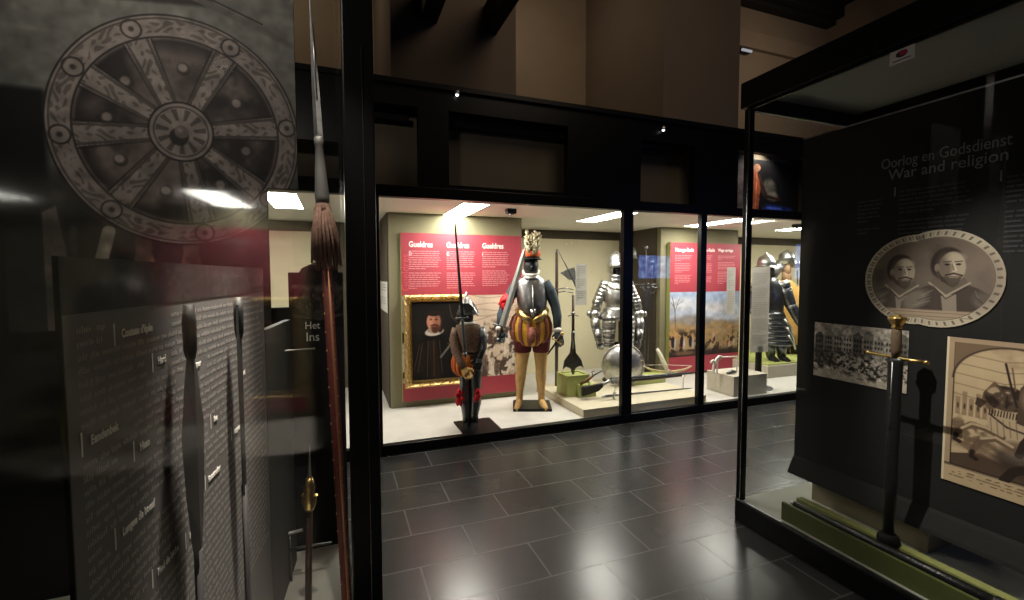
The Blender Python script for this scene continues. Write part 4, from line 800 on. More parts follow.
def town_print():
    c = Canvas(180, 130, (.72, .68, .64), 1.5); c.noise(4, .12)
    for k in range(9):
        x = .02+.165*k; h = .78+.1*((k*7) % 3)/2; v = .3+.08*((k*5) % 4); c.poly([(x, .45), (x, h), (x+.08, h+.06), (x+.155, h), (x+.155, .45)], (v*1.3, v*1.24, v*1.17))
        for r in range(3):
            for q in range(3): c.ell(x+.03+.045*q, .56+.09*r, .013, .025, (.14, .12, .11))
    n = fbm(130, 180, 22, 3); c.put(np.clip((.6-c.Y)*8, 0, 1)*np.clip((n-.46)*10, 0, 1), (.16, .14, .13), .9); n = fbm(130, 180, 26, 2); c.put(np.clip((.55-c.Y)*8, 0, 1)*np.clip((n-.57)*12, 0, 1), (.74, .7, .65), .8)
    c.poly([(0, .25), (0, .52), (.4, .5), (.45, .2)], (.25, .22, .2), .5); c.noise(26, .25)
    for k in range(8): c.line([(1.0+.045*k, .5), (1.0+.045*k, .64)], .012, (.8, .76, .7), .8)
    c.put(np.clip((.16-c.Y+.04*np.sin(c.X*5))*14, 0, 1), (.8, .75, .69), .8); return c
mount('engraving_print', 'small grey engraving of a crowded town square, left of the standing sword', 1.85, .918, town_print(), .47, .31)
def rider_print():
    c = Canvas(260, 340, (.82, .72, .58), .74); X, Y = c.X, c.Y; c.noise(3, .06)
    n = fbm(340, 260, 5, 4); sky = np.clip((Y-.55)*8, 0, 1); c.put(sky*np.clip((n-.48)*5, 0, 1), (.58, .47, .38), .8); c.put(sky*np.clip((n-.6)*8, 0, 1), (.4, .31, .25), .7)
    for k in range(5): c.line([(.05, .9-.07*k), (.3, .87-.07*k), (.5, .9-.06*k)], .008, (.5, .4, .32), .5)
    for k in range(6): c.poly([(.06+.035*k, .48), (.06+.035*k, .6+.04*(k % 2)), (.085+.035*k, .6+.04*(k % 2)), (.085+.035*k, .48)], (.6, .5, .4), .8); c.ell(.073+.035*k, .54, .006, .02, (.35, .27, .22))
    n = fbm(340, 260, 26, 2); c.put(np.clip((.5-Y)*14, 0, 1)*np.clip((Y-.24)*14, 0, 1)*np.clip((n-.42)*7, 0, 1), (.42, .33, .26), .8)
    dk, lt, md = (.2, .15, .13), (.78, .68, .56), (.46, .37, .3)
    c.poly([(.04, .2), (.2, .25), (.5, .16), (.74, .2), (.74, .12), (.04, .12)], (.3, .23, .19), .9); c.poly([(.04, .3), (.15, .24), (.4, .2), (.2, .3)], md, .6)
    # rearing horse and rider
    c.ell(.46, .3, .2, .13, (.3, .24, .2), 1, .3, .35); c.ell(.32, .41, .1, .1, lt, 1, .35); c.poly([(.22, .5), (.24, .4), (.32, .33), (.42, .36), (.42, .56), (.3, .57)], lt, .9, 3.); c.ell(.37, .33, .07, .05, md, .8, .6)
    c.poly([(.2, .66), (.19, .6), (.23, .55), (.29, .58), (.3, .7), (.25, .74)], md); c.poly([(.17, .62), (.16, .57), (.19, .55), (.22, .6)], dk, .8)
    c.line([(.3, .39), (.22, .42), (.15, .43), (.09, .38), (.068, .33)], .036, md); c.line([(.3, .4), (.22, .43), (.15, .435), (.1, .39)], .016, lt); c.line([(.07, .34), (.065, .305), (.09, .295)], .026, dk)
    c.line([(.36, .33), (.27, .37), (.2, .34), (.165, .27), (.155, .235)], .036, md); c.line([(.35, .345), (.27, .38), (.2, .35)], .016, lt); c.line([(.16, .25), (.155, .215), (.18, .205)], .026, dk)
    c.line([(.44, .24), (.36, .19), (.32, .12)], .05, dk); c.line([(.52, .24), (.5, .14)], .05, md)
    n3 = fbm(340, 260, 22, 2); q = ((X-.31)/.11)**2+((Y-.64)/.085)**2; c.put(np.clip((1-q)*4, 0, 1), (.36, .29, .24)); c.put(np.clip((1-q)*4, 0, 1)*np.clip((n3-.48)*12, 0, 1), dk, .95); c.put(np.clip((1-q)*4, 0, 1)*np.clip((.38-n3)*12, 0, 1), lt, .9)
    c.poly([(.36, .5), (.37, .72), (.43, .82), (.52, .8), (.56, .6), (.5, .46)], (.34, .27, .22)); c.ell(.44, .66, .06, .08, lt, .6, .7); c.ell(.42, .86, .035, .045, lt); c.ell(.43, .9, .05, .03, dk)
    for k in range(10): x = .235+.014*k; c.line([(x, .555), (x-.003, .52)], .006, dk)
    c.line([(.3, .86), (.33, .72), (.36, .6)], .012, dk); c.line([(.33, .84), (.35, .7)], .008, md); c.line([(.24, .52), (.32, .46), (.42, .44)], .012, dk, .8); c.line([(.44, .46), (.4, .38), (.38, .3)], .04, dk)
    for k in range(5): c.line([(.24+.03*k, .5), (.25+.03*k, .4)], .005, md, .7)
    # frame lines
    fr = (X < .045) | (X > .7); c.put(fr*1., (.72, .62, .5)); c.line([(.045, .13), (.045, .97)], .006, dk); c.line([(.0, .125), (.74, .125)], .008, dk); c.line([(.0, .115), (.74, .115)], .004, dk)
    q = ((X-.33)/.29)**2+((Y-.72)/.24)**2; c.put(((q > 1) & (Y > .72) & (X > .045))*1., (.5, .41, .33)); c.put(np.clip(1-abs(q-1)*14, 0, 1)*(Y > .72), dk, .9)
    c.put((Y > .97)*1., (.7, .6, .5)); c.put((Y < .11)*1., (.8, .7, .56))
    n = fbm(340, 260, 60, 1)
    for yy in (.09, .07, .05): c.put((abs(Y-yy) < .005)*(n > .45)*(X > .04), (.45, .36, .28), .7)
    c.put((X < .012)*1., (.9, .84, .72)); return c
mount('rider_print', 'warm beige engraving of a rider on a rearing horse, right of the sword shadow', 1.229, .56, rider_print(), .49, .66)
# sticker on the glass
t = thing('sticker', 'small white sticker with red and black emblem under the lid of the right case', 'sticker', (2.2645, 1.32, 2.405))
part('sheet', MB().box((0, -.092, 0), (.002, 0, .058)), mat('sticker_white', 'e8e8ea', .6), t)
part('emblem', MB().prism([(-.045+.022*math.cos(a), .036+.014*math.sin(a)) for a in np.linspace(0, 2*PI, 20)[:-1]], -.001, .0, 0), mat('emblem_black', (.02, .02, .03), .6), t)
part('emblem', MB().prism([(-.052+.016*math.cos(a), .039+.01*math.sin(a)) for a in np.linspace(0, 2*PI, 20)[:-1]], -.002, -.0011, 0), mat('emblem_red', (.5, .02, .06), .6), t)
part('line', MB().box((-.001, -.08, .01), (0, -.012, .014)), mat('emblem_black', (.02, .02, .03), .6), t)
# green trough with the scabbarded sword, and the standing sword
t = thing('weapon_stand', 'long olive green trough along the front of the right case', 'stand', (2.3, 1.79, .14))
part('front_board', MB().box((-.012, -2.0, 0), (.006, 0, .1)), TROUGH_SHADE, t, .002); part('floor_board', MB().box((.006, -2.0, .0), (.15, -.0, .055)), TROUGH_SHADE, t); part('back_board', MB().box((.105, -2.0, .055), (.15, 0, .1)), TROUGH_LIT, t, .002)
part('board_joint', MB().box((-.0125, -.83, .002), (-.012, -.828, .098)), mat('joint_dark', '3a4222', .8), t)
p0, p1 = Vector((2.355, 1.77, .228)), Vector((2.36, .62, .228)); d = (p1-p0)
t = thing('sword', 'dark scabbarded sword lying in the olive green trough', 'sword', p0, 0, None, Vector((0, 0, 1)).rotation_difference(d.normalized()))
part('chape', MB().ell((0, 0, .0), (.014, .014, .02), 12, 8), STEEL, t); part('scabbard', MB().tube([(0, 0, .01), (0, 0, .5), (0, 0, 1.)], [.016, .022, .026], 12), mat('black_leather', (.012, .012, .013), .35, bump=.3), t)
part('locket', MB().tube([(0, 0, .84), (0, 0, .88)], .029, 12), STEELD, t); part('grip', MB().tube([(0, 0, 1.0), (0, 0, 1.15)], [.016, .014], 10), BLACKM, t); part('guard', MB().tube([(-.0, -.03, 1.0), (0, .1, 1.0)], .01, 8), STEELD, t)
XS, YS = 2.40, 1.325
t = thing('sword', 'upright sword with brass pommel and guard in front of the prints', 'sword', (XS, YS, .241))
H = 1.305-.241; gz = 1.118-.241
part('foot_clip', MB().lathe([(.04, -.005), (.045, .01), (.042, .03), (.03, .045)], seg=18), BLACKM, t)
part('scabbard', MB().loft([[(.014*math.cos(a), w*math.sin(a), z) for a in np.linspace(0, 2*PI, 17)[:-1]] for z, w in ((.01, .024), (.3, .028), (gz-.02, .032), (gz, .034))]), mat('black_leather', (.012, .012, .013), .35), t)
part('scabbard_ridge', MB().tube([(-.0145, .004, gz*.62), (-.0145, .004, gz-.02)], .003, 6), STEELM, t)
part('grip', MB().lathe([(.015, gz), (.021, gz+.04), (.02, gz+.12), (.015, H-.05)], seg=16), mat('brown_grip', '6b5742', .6, bump=.6, bscale=200), t)
pm = MB(); n = 32; pm.loft([[(r*(1+.06*math.sin(16*PI*k/n*1.0))*math.cos(2*PI*k/n), r*(1+.06*math.sin(16*PI*k/n))*math.sin(2*PI*k/n), z) for k in range(n)] for r, z in ((.018, H-.052), (.022, H-.045), (.017, H-.04), (.026, H-.025), (.036, H-.006), (.034, H+.002), (.014, H+.008), (.012, H+.014), (.003, H+.018))]); part('pommel', pm, BRASS, t)
part('crossguard', MB().tube([(0, .115, .008+gz), (0, .05, .004+gz), (0, 0, gz), (0, -.05, gz-.001), (0, -.115, gz-.002)], [.009, .007, .011, .007, .009], 12), BRASS, t)
part('guard_tip', MB().ell((0, -.118, gz-.002), (.011, .011, .011), 10, 8), BRASS, t); part('guard_tip', MB().ell((0, .118, gz+.008), (.011, .011, .011), 10, 8), BRASS, t)

# ================================================================== left-hand case, seen through its glancing front glass
LC = thing('display_case', 'dark glass case filling the left foreground with polearms inside', 'display case', (-.2, 1.0, 0))
def lp(name, mb, m, bevel=0., label=None): return part(name, mb.xf(Matrix.Translation((.2, -1.0, 0))), m, LC, bevel, label)
TG = math.tan(math.radians(2.5)); gx = lambda y: .028-(2.0-y)*TG
lp('frame_post', MB().box((.034, 1.93, 0), (.152, 2.06, 3.3)), BLACK, .006)
lp('post_trim', MB().box((.106, 1.927, .1), (.1085, 1.93, 2.4)), CHROME)
lp('front_glass', MB().add([(gx(-.9), -.9, .14), (gx(1.99), 1.99, .14), (gx(1.99), 1.99, 3.1), (gx(-.9), -.9, 3.1)], [(0, 1, 2, 3)]), GLASSAR)
lp('case_base', MB().prism([(gx(-.9)-.005, -.9), (.03, 2.0), (.03, 2.5), (-1.6, 2.5), (-1.6, -.9)], 0, .13, 2), BLACKM)
lp('case_floor', MB().prism([(gx(-.9)-.02, -.88), (.02, 2.0), (.02, 2.44), (-1.55, 2.44), (-1.55, -.88)], .13, .14, 2), mat('left_floor', 'b5b3a8', .7))
lp('case_lid', MB().prism([(gx(-.9)-.005, -.9), (.03, 2.0), (.03, 2.5), (-1.6, 2.5), (-1.6, -.9)], 3.1, 3.2, 2), BLACKM)
lp('end_glass', MB().add([(-.2, 2.47, 1.55), (.03, 2.47, 1.55), (.03, 2.47, 3.1), (-.2, 2.47, 3.1)], [(0, 1, 2, 3)]), GLASS)
lp('side_wall', MB().box((-1.62, -.9, 0), (-1.6, 2.5, 3.1)), BLACKM)
lp('end_wall', MB().box((-1.6, 2.455, .13), (-.18, 2.49, 1.35)).box((-1.6, 2.455, 1.35), (-1.19, 2.49, 3.1)), BLACKM)
# black end board with lettering
t = thing('end_board', 'black board with white lettering at the end of the left case', 'display panel', (-.2, 2.43, .14))
part('board', MB().prism([(-.02, 0), (.226, 0), (.226, 1.3), (.2, 1.4), (.12, 1.44), (.04, 1.4), (-.02, 1.3)], 0, .025, 1), BLACKM, t)
WI = mat('white_lettering', 'c9c9c4', .6)
text_part('lettering', 'Het', .05, WI, t, (.047, -.002, 1.105), (1, 0, 0), (0, 0, 1), .9); text_part('lettering', 'Ins', .062, WI, t, (.05, -.002, 1.045), (1, 0, 0), (0, 0, 1), .9)
def gorget_print():
    c = Canvas(90, 80, (.03, .028, .026), 1.12); c.ell(.6, .55, .5, .4, (.2, .18, .165)); c.ell(.6, .9, .4, .14, (.11, .1, .1)); c.line([(.1, .74), (.6, .68), (1.1, .7)], .08, (.26, .24, .22)); c.line([(.1, .2), (.6, .12), (1.1, .2)], .05, (.22, .2, .18))
    for k in range(12): x = .2+.07*k; c.ell(x, .45+.12*math.sin(k*2.), .05, .09, (.1, .09, .085), .9); c.ell(x+.02, .45+.12*math.sin(k*2.), .02, .05, (.28, .26, .23))
    c.noise(16, .3); return c
print_part('engraving', gorget_print(), (-.02, -.002, 1.12), (1, 0, 0), (0, 0, 1), .246, .26, t)
# text wall, turned six degrees
ph = math.radians(6); D6 = Vector((math.sin(ph), math.cos(ph), 0)); N6 = Vector((math.cos(ph), -math.sin(ph), 0)); P0 = Vector((-.209, 2.358, .14))
t = thing('text_wall', 'dark grey wall panel of white running text inside the left case', 'information board', P0)
def T6(s, z, d=0.): v = D6*s+N6*d; return (v.x, v.y, z-.14)
def slab(s0, s1, z0, z1, d0, d1):
    vs = [T6(s, z, d) for d in (d0, d1) for s, z in ((s0, z0), (s1, z0), (s1, z1), (s0, z1))]
    return MB().add(vs, [(0, 1, 2, 3), (7, 6, 5, 4), (0, 4, 5, 1), (1, 5, 6, 2), (2, 6, 7, 3), (3, 7, 4, 0)])
part('board', slab(-1.53, -.455, .14, 1.53, -.006, 0), mat('warm_grey_board', (.1, .093, .087), .75), t)
part('edge_strip', slab(-1.533, -1.53, .14, 1.53, -.006, .001), BLACKM, t)
part('plain_board', slab(-.45, -.0, .14, 1.3, -.025, 0), mat('olive_dark', (.03, .03, .026), .6), t)
def upper_band():
    c = Canvas(220, 24, (.1, .095, .09), 1.075/.085*.1); c.a[:] = (.1, .095, .09); c.noise(3, .3)
    k = c.asp/1.075
    for s0, s1, tone in ((.1, .14, .24), (.2, .3, .2), (.34, .39, .3), (.42, .5, .14), (.56, .75, .2), (.8, .98, .18)): c.poly([(s0*k, 0), (s0*k+.02, .8), (s1*k, .9), (s1*k+.02, 0)], (tone, tone*.95, tone*.88), .8, 4.)
    c.noise(8, .3); return c
print_part('engraved_band', upper_band(), T6(-1.53, 1.445, .001), tuple(D6), (0, 0, 1), 1.075, .085, t)
TI = mat('text_white', 'd6d2c8', .7); TG_ = mat('text_grey', '98928a', .8)
KW = (("Couteau d'épée", -1.385, 1.395), ('Hard', -1.262, 1.325), ('Rongeur', -1.108, 1.284), ('Eendenbek', -1.482, 1.24), ('Haan', -1.342, 1.178), ('Langue de boeuf', -1.41, 1.053), ('Roestmaker', -1.03, .98), ('Bergman', -.83, 1.036), ('Pied de biche', -1.298, .91), ('Bec', -.98, 1.12), ('Houder', -1.15, .9), ('Dard', -.74, 1.19))
word_text = MB(); word_lines(word_text, -1.5, -.47, 1.415, 44, .0208, .0075, lambda u, v, d: T6(u, v, .0003+d*.3), (), .06, .015, .055, .0055, [(q-.03, q+.0125*len(w)+.01, zz-.012, zz+.024) for w, q, zz in KW])
part('running_text', word_text, TG_, t)
def btext(body, s, zz, sz=.021):
    q = T6(s, zz, .0013); text_part('keyword', body, sz, TI, t, q, tuple(D6), (0, 0, 1), .8, .0004, .0006); q2 = MB().add([T6(s-.022, zz-.012, .001), T6(s-.018, zz-.012, .001), T6(s-.018, zz+.026, .001), T6(s-.022, zz+.026, .001)], [(0, 1, 2, 3)]); part('keyword_bar', q2, TI, t)
for w, s, zz in KW: btext(w, s, zz)

# mural of an ornamented gun-carriage wheel
def mural():
    w, h, Wm, Hm = 330, 450, 1.06, 1.5; c = Canvas(w, h, (.33, .33, .31), Wm/Hm); X, Y = c.X*Hm, c.Y*Hm           # metres
    n = fbm(h, w, 4, 4); c.noise(3, .1)
    c.put(np.clip((.95-Y+.03)*40, 0, 1)*np.clip((.16-X)*40, 0, 1), (.03, .03, .035)); c.put(np.clip((.72-Y)*8, 0, 1), (.13, .125, .115), .9)
    # engraved things above and below the wheel
    c.put(np.clip((Y-1.36-.1*(X-.4))*60, 0, 1)*np.clip((X-.33)*60, 0, 1)*np.clip((.75-X)*30, 0, 1), (.13, .125, .12)); c.line([(.4, .97), (.6, .9), (.7, .86)], .018, (.3, .29, .27)); c.line([(.41, .985), (.62, .91)], .004, (.08, .08, .08))
    c.poly([(.08, .0), (.08, .32), (.11, .34), (.13, .2), (.125, 0)], (.28, .26, .24)); c.line([(.223, .275), (.175, .08)], .03, (.4, .38, .34)); c.line([(.145, .28), (.145, .0)], .016, (.22, .2, .19))
    for x in (.45, .62): c.ell(x*.67, .12, .03, .12, (.36, .31, .27), .9); c.ell(x*.67, .06, .045, .06, (.3, .25, .22), .9); c.ell(x*.67, .23, .02, .05, (.28, .24, .21), .9)
    c.poly([(.18, .0), (.18, .13), (.24, .12), (.24, 0)], (.4, .36, .28), .8); c.poly([(.36, 0), (.36, .1), (.42, .1), (.43, 0)], (.36, .33, .29), .8); c.noise(18, .25, box=(0, 2, 0, .4))
    c.line([(.6, 1.5), (.9, 1.3)], .05, (.36, .345, .32)); c.line([(.57, 1.49), (.87, 1.28)], .01, (.1, .095, .09)); c.line([(.63, 1.5), (.93, 1.31)], .008, (.12, .11, .1))
    cx, cy, rx, ry = .635-.03, .85, .465, .49; u, v = (X-cx)/rx, (Y-cy)/ry; r = np.hypot(u, v); th = np.arctan2(v, u)
    lt, md, dk, bk = (.42, .39, .37), (.32, .285, .27), (.17, .15, .14), (.075, .065, .06)
    n2 = fbm(h, w, 9, 4)
    c.put(np.clip((1-r)*60, 0, 1), md); c.put(np.clip((.78-r)*60, 0, 1)*np.clip((n2-.45)*6, 0, 1), (.1, .09, .085), .9); c.put(np.clip((.8-r)*40, 0, 1)*np.clip((r-.66)*9, 0, 1), bk, .75)
    for a in (8, 62, 113, 150, 187, 232, 280, 322):
        a = math.radians(a); d = np.arctan2(np.sin(th-a), np.cos(th-a)); p, q = r*np.cos(d), r*np.sin(d); hw = .055+.075*np.clip(p, 0, 1)
        on = np.clip((hw-abs(q))*60, 0, 1)*(p > .2)*(r < .84); c.put(on, lt); e = np.clip((hw*1.12-abs(q))*60, 0, 1)*(p > .2)*(r < .8)-on; c.put(np.clip(e, 0, 1), bk, .95)
        orn = on*(abs(q) < hw*.6)*np.clip(np.sin(p*38+2.4*np.sin(q*40+p*9))*np.cos(q*48+1.8*np.sin(p*32))*3, 0, 1); c.put(orn, dk, .5); ins = on*(abs(abs(q)-hw*.72) < .012); c.put(ins*1., dk, .7)
        b = a+.42; bx, by = .55*math.cos(b), .55*math.sin(b); rr = np.hypot(u-bx, v-by); c.put(np.clip((.065-rr)*60, 0, 1), dk); c.put(np.clip((.045-np.hypot(u-bx+.01, v-by-.012))*60, 0, 1), lt)
    rim = np.clip((1-r)*60, 0, 1)*np.clip((r-.8)*60, 0, 1); c.put(rim, lt)
    orn = rim*(abs(r-.9) < .055)*np.clip(np.sin(th*30+2.4*np.sin((r-.9)*44+th*8))*np.cos((r-.9)*52+1.8*np.sin(th*26))*3, 0, 1); c.put(orn, dk, .5)
    for k in range(8): a = math.radians((8, 62, 113, 150, 187, 232, 280, 322)[k]); rr = np.hypot(u-.9*math.cos(a), v-.9*math.sin(a)); c.put(np.clip((.085-rr)*50, 0, 1), lt); c.put(np.clip((.012-abs(rr-.075))*90, 0, 1), bk); c.put(np.clip((.03-rr)*60, 0, 1), dk)
    for q in (.81, .995): c.put(np.clip((.012-abs(r-q))*110, 0, 1), bk, .9)
    c.put(np.clip((.012-abs(r-.965))*110, 0, 1), dk, .8)
    c.put(np.clip((.26-r)*60, 0, 1), lt); c.put(np.clip((.012-abs(r-.255))*110, 0, 1), bk); c.put(np.clip((.01-abs(r-.215))*110, 0, 1), dk); c.put((abs(r-.15) < .05)*np.clip(np.sin(th*11)*2, 0, 1), dk, .7)
    c.put(np.clip((.085-np.hypot(u+.02, v+.045))*60, 0, 1), bk, .9); c.put(np.clip((.065-r)*60, 0, 1), md); c.put(np.clip((.03-np.hypot(u+.01, v-.015))*60, 0, 1), lt)
    c.noise(40, .12, 2); return c, ~((X > .93) & (Y < .63))
cv, mk = mural(); t = thing('wheel_mural', 'large faint grey mural of an ornamented gun-carriage wheel in the left case', 'mural', (-1.225, 2.41, 1.28))
print_part('print', cv, (0, -.004, 0), (1, 0, 0), (0, 0, 1), 1.06, 1.5, t, mk)
part('board', MB().prism([(.0, 0), (.93, 0), (.93, .63), (1.06, .63), (1.06, 1.5), (.0, 1.5)], 0, .02, 1), BLACKM, t)
# polearms in the left case, then dark shapes standing in for shadows
sx0, sy0 = -.006, 1.86
p0, p1 = Vector((.012, 1.84, .14)), Vector((-.075, 1.9, 2.6)); q, L = face_roll(p0, p1)
t = thing('tasselled_spear', 'tall spear with red velvet shaft, brass studs and russet tassel', 'polearm', p0, 0, None, q)
zt = 1.6
part('shaft', MB().lathe([(.019, 0), (.019, .7), (.017, zt)], seg=14), VELVET, t)
bs = MB(); [bs.ell((.017*math.cos(a), .017*math.sin(a), z), (.005, .005, .005), 6, 4) for a, z0 in ((-2.4, .0), (-.6, .035)) for z in np.arange(.1+z0, zt-.25, .07)]; part('studs', bs, BRASS, t)
part('shaft_highlight', MB().tube([(.012, -.013, .02), (.011, -.012, zt)], .006, 6), mat('highlight_copper', (.34, .15, .08), .5, .5), t)  # copper-coloured strip put in as the highlight along the shaft
ts = MB()
for k in range(60):
    a = 2*PI*k/60*3.0; r0 = .014+.014*random.random(); r1 = .034+.02*random.random(); ln = .15+.07*random.random()
    ts.tube([(r0*math.cos(a), r0*math.sin(a), zt+.02), (r1*.8*math.cos(a), r1*.8*math.sin(a), zt-ln*.35), (r1*math.cos(a+.1), r1*math.sin(a+.1), zt-ln)], [.005, .0065, .004], 6)
part('tassel', ts, TASSEL, t); part('knot', MB().lathe([(.024, zt+.0), (.03, zt+.015), (.024, zt+.035)], seg=14), TASSEL, t)
part('socket', MB().lathe([(.024, zt+.03), (.026, zt+.06), (.02, zt+.16), (.014, zt+.25), (.017, zt+.255), (.017, zt+.275), (.011, zt+.285)], seg=12), mat('iron_grey', (.2, .2, .19), .5, .3), t)
part('spearhead', blade(MB(), zt+.28, L, .034, .028, .012, .4, 3), STEELM, t); part('blade_edge', MB().tube([(.006, -.006, zt+.42), (.004, -.006, zt+.7)], .0025, 6), STEEL, t)
p0, p1 = Vector((-.139, 1.98, .14)), Vector((-.118, 1.98, .82)); q, L = face_roll(p0, p1)
t = thing('short_spear', 'short spear with gilt collar and slim steel point', 'polearm', p0, 0, None, q)
part('shaft', MB().lathe([(.013, 0), (.013, L-.24)], seg=12), WOOD, t); part('gilt_collar', MB().lathe([(.013, L-.27), (.024, L-.25), (.028, L-.22), (.018, L-.19), (.022, L-.17), (.012, L-.13)], seg=16), BRASS, t); part('lug', MB().tube([(-.03, 0, L-.2), (0, 0, L-.23), (.03, 0, L-.2)], .007, 8), BRASS, t)
part('point', blade(MB(), L-.14, L, .016, .014, .01, .1, 2), STEEL, t)
for s, zt_, w, lb in ((.052, 1.42, .012, 'dark leaf-shaped stand-in for a shadow on the running text, left one'), (.035, 1.44, .011, 'dark slim stand-in for a shadow on the running text, right one')):  # two dark solids added in place of shadows cast on the text wall
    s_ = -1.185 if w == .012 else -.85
    b = P0+D6*s_+N6*.03; t = thing('polearm_shadow', lb, 'polearm', (b.x, b.y, .14))
    part('shaft', MB().lathe([(w*.75, 0), (w*.75, .75)], seg=12), mat('shadow_dark_shaft', (.012, .01, .009), .7), t)  # lower part of the shadow stand-in, not a real shaft
    part('shadow_leaf', MB().loft([[(T[0]*D6.x*k, T[0]*D6.y*k, z) if abs(T[0]) else (N6.x*T[1], N6.y*T[1], z) for T in ((-1, 0), (0, -.006), (1, 0), (0, .006))] for z, k in (((.7, .014), (.78, .03), (.9, .05), (1.02, .06), (1.14, .035), (1.2, .014), (1.28, .014)) if w == .012 else ((.72, .014), (.9, .022), (1.1, .026), (1.28, .024)))], True, False), mat('shadow_dark_head', (.012, .011, .01), .6), t)
    part('socket', MB().lathe([(w*.7, 1.18-.0), (w*1.1, 1.2), (w*1.2, 1.26), (w*.9, 1.3)], seg=12), mat('shadow_dark_head', (.012, .011, .01), .6), t)  # thicker part of the shadow stand-in, not a real socket
# rod stand
t = thing('rod_stand', 'thin metal rod stand on the pale floor of the left case', 'display rest', (-.2, 2.2, .14))
for x in (-.064, -.02): part('leg', MB().tube([(x, 0, 0), (x-.003, 0, .21)], .005, 8), STEELD, t)
part('cross_rod', MB().tube([(-.075, 0, .215), (.03, 0, .225)], .008, 8), STEELM, t); part('cross_rod', MB().tube([(-.06, 0, .15), (.15, 0, .14)], .006, 8), STEELD, t); part('clamp', MB().ell((-.07, -.005, .21), (.014, .014, .02), 10, 8), STEEL, t)
t = thing('glass_shelf', 'small clear glass shelf with bright edge at the end of the left case', 'shelf', (-.21, 2.36, 1.17))
part('front_edge', MB().tube([(-.135, -.13, .0), (.11, -.13, .006)], .004, 8), STEEL, t); part('upright', MB().tube([(-.06, -.11, -1.03), (-.06, -.11, .0)], .004, 8), STEELD, t); part('upright', MB().tube([(-.128, -.13, -1.03), (-.128, -.13, .0)], .004, 8), STEELD, t)

# ================================================================== a blue screen across the aisle (mirrored in the case glass)
t = thing('information_screen', 'wall screen glowing blue across the room from the lit case', 'screen', (6.68, -.7, 1.46), 0)
part('body', MB().box((-.44, -.05, -.06), (.5, -.005, .53)), BLACK, t, .01); part('stand', MB().box((-.05, -.045, -1.46), (.13, -.015, -.06)).box((-.3, -.2, -1.46), (.38, .15, -1.43)), BLACK, t)
def screen_mat():
    m = bpy.data.materials.new('blue_screen'); m.use_nodes = True; nt = m.node_tree; nt.nodes.clear(); N = nt.nodes.new; L = nt.links.new
    tc = N('ShaderNodeTexCoord'); n = N('ShaderNodeTexNoise'); n.inputs['Scale'].default_value = 9; L(tc.outputs['Object'], n.inputs['Vector'])
    r = N('ShaderNodeValToRGB'); r.color_ramp.elements[0].position = .4; r.color_ramp.elements[1].position = .65; r.color_ramp.elements[0].color = (.03, .09, .5, 1); r.color_ramp.elements[1].color = (.3, .5, 1, 1); L(n.outputs['Fac'], r.inputs['Fac'])
    e = N('ShaderNodeEmission'); e.inputs['Strength'].default_value = 10; L(r.outputs[0], e.inputs[0]); o = N('ShaderNodeOutputMaterial'); L(e.outputs[0], o.inputs[0]); m.cycles.emission_sampling = 'FRONT'; return m
part('display', MB().box((-.4, -.005, -.02), (.46, .0, .49)), screen_mat(), t)

# ================================================================== light
W = bpy.data.worlds.new('world'); S.world = W; W.use_nodes = True; W.node_tree.nodes['Background'].inputs[0].default_value = (.9, .75, .6, 1); W.node_tree.nodes['Background'].inputs[1].default_value = .0
def area(name, loc, target, size, power, col, sy=None, spread=180):
    l = bpy.data.lights.new(name, 'AREA'); l.energy = power; l.color = col; l.size = size; l.spread = math.radians(spread)
    if sy: l.shape = 'RECTANGLE'; l.size_y = sy
    o = bpy.data.objects.new(name, l); COL.objects.link(o); o.location = loc
    o.rotation_mode = 'QUATERNION'; o.rotation_quaternion = (Vector(target)-Vector(loc)).to_track_quat('-Z', 'Y'); return o
def spot(name, loc, target, power, col, ang, blend, rad=.03):
    l = bpy.data.lights.new(name, 'SPOT'); l.energy = power; l.color = col; l.spot_size = math.radians(ang); l.spot_blend = blend; l.shadow_soft_size = rad
    o = bpy.data.objects.new(name, l); COL.objects.link(o); o.location = loc
    o.rotation_mode = 'QUATERNION'; o.rotation_quaternion = (Vector(target)-Vector(loc)).to_track_quat('-Z', 'Y'); return o
WARM = (1., .8, .6)
spot('track_spot', (1.05, 1.46, 3.38), (2.6, .9, .86), 380, (1., .92, .82), 29, .75, .012)
area('upper_wash', (7.4, 4.4, 5.2), (6.4, 6.4, 4.6), .6, 11, WARM)
area('recess_wash', (2.1, 5.3, 5.4), (3.6, 5.9, 3.7), .5, 6, WARM)
area('corner_wash', (-.6, 5.2, 5.2), (.2, 6.4, 3.6), .5, 6, WARM)
area('room_glow', (2.5, 1.5, 5.2), (2.6, 4.6, 3.2), 1.6, 25, WARM)
spot('left_case_spot', (-.06, 1.5, 3.0), (-.3, 1.42, 1.15), 900, (1., .9, .8), 25, 1., .06)
area('left_case_wash', (-.75, 1.45, 3.02), (-.62, 2.4, 2.05), .3, 12, (1., .9, .8))

spot('window_fill', (4.75, 3.99, 3.02), (4.7, 4.1, 2.5), 22, (1., .9, .8), 120, .8, .02)  # added lamp without a fixture, brightens the painting in the upper window
spot('spear_fill', (-.0, 1.35, 3.02), (-.01, 1.87, 1.35), 80, (1., .88, .76), 40, .8, .03)  # added lamp without a fixture, brightens the tassel and shaft

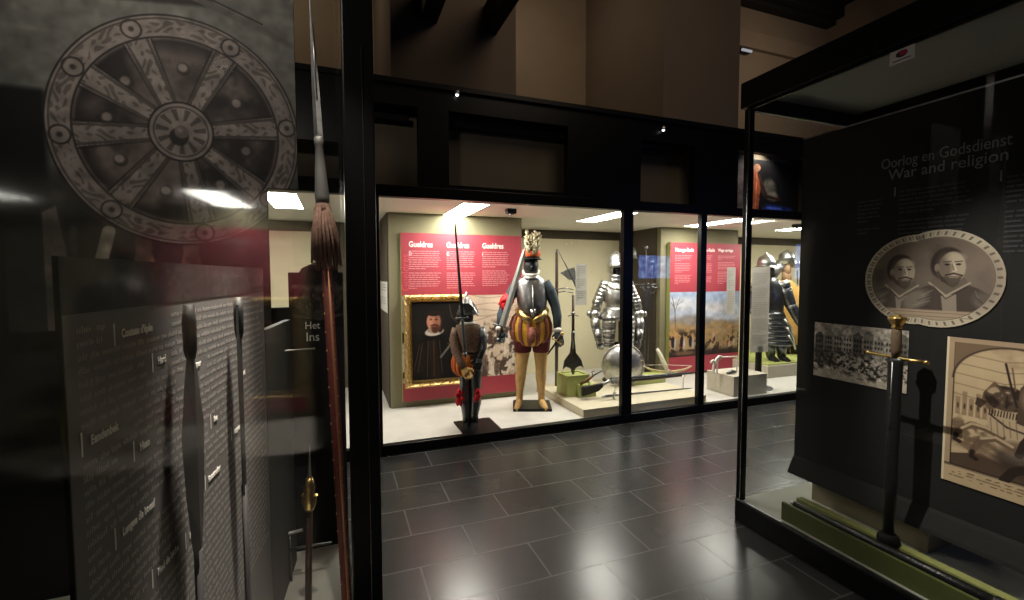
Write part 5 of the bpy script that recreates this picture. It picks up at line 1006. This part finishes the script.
# ================================================================== pieces of pieces, and groups of look-alikes
def nest(root, child, parent):
    b = lambda o: o.name.split('.')[0]
    cs = [o for o in root.children if b(o) == child]; ps = [o for o in root.children if b(o) == parent]
    if not cs or not ps: return
    cs.sort(key=lambda o: o.name); ps.sort(key=lambda o: o.name)
    for i, o in enumerate(cs): o.parent = ps[i*len(ps)//len(cs)]
PAIRS = [('pommel', 'grip'), ('shoe', 'leg'), ('boot', 'leg'), ('knee_ribbon', 'leg'), ('glove', 'sleeve'), ('cuff', 'sleeve'), ('hand', 'sleeve'), ('comb', 'helmet_bowl'), ('peak', 'helmet_bowl'), ('cheek_piece', 'helmet_bowl'), ('neck_guard', 'helmet_bowl'),
    ('nasal_bar', 'helmet_bowl'), ('brim', 'helmet_bowl'), ('hat_band', 'helmet_bowl'), ('plume', 'helmet_bowl'), ('comb', 'morion_bowl'), ('brim', 'morion_bowl'), ('rivets', 'dish'), ('rim', 'dish'), ('gauntlet', 'vambrace'), ('centre_ridge', 'breastplate'), ('waist_flange', 'breastplate'),
    ('studs', 'shaft'), ('shaft_highlight', 'shaft'), ('knot', 'tassel'), ('blade_edge', 'spearhead'), ('string', 'bow'), ('canvas', 'canvas_board'), ('inner_moulding', 'outer_frame'), ('top_rim', 'block'), ('guard_tip', 'crossguard'), ('scabbard_ridge', 'scabbard'), ('locket', 'scabbard'), ('chape', 'scabbard'),
    ('board_joint', 'front_board'), ('baldric', 'buff_coat'), ('tasset_edge', 'tassets'), ('brim', 'bowl'), ('lens', 'housing'), ('gilt_collar', 'shaft'), ('corner_edge', 'corner_post'), ('lid_seal', 'lid'), ('post_trim', 'frame_post'), ('base_rim', 'base'), ('lock', 'barrel'), ('picture', 'red_face'), ('keyword_bar', 'keyword')]
for o in [o for o in COL.objects if o.parent is None and 'category' in o]:
    for c_, p_ in PAIRS: nest(o, c_, p_)
for cat, g in (('display case', 'black-framed display cases'), ('information board', 'text boards'), ('label', 'grey text labels'), ('stand', 'green weapon stands'), ('armour', 'armour figures in the wall case'), ('display rest', 'rod and fork rests'), ('sensor', 'ceiling sensors'), ('lamp', 'tiny rail lamps'), ('plinth', 'plinths in the wall case'), ('print', 'prints on the charcoal panel')):
    for o in COL.objects:
        if o.parent is None and o.get('category') == cat: o['group'] = g
for o in COL.objects:
    if o.parent is None and o.name.split('.')[0] in ('two_handed_sword', 'halberd', 'polearm_shadow'): o['group'] = {'two_handed_sword': 'two-handed swords right of the half armour', 'halberd': 'halberds left of the half armour', 'polearm_shadow': 'dark stand-ins for shadows on the running text'}[o.name.split('.')[0]]
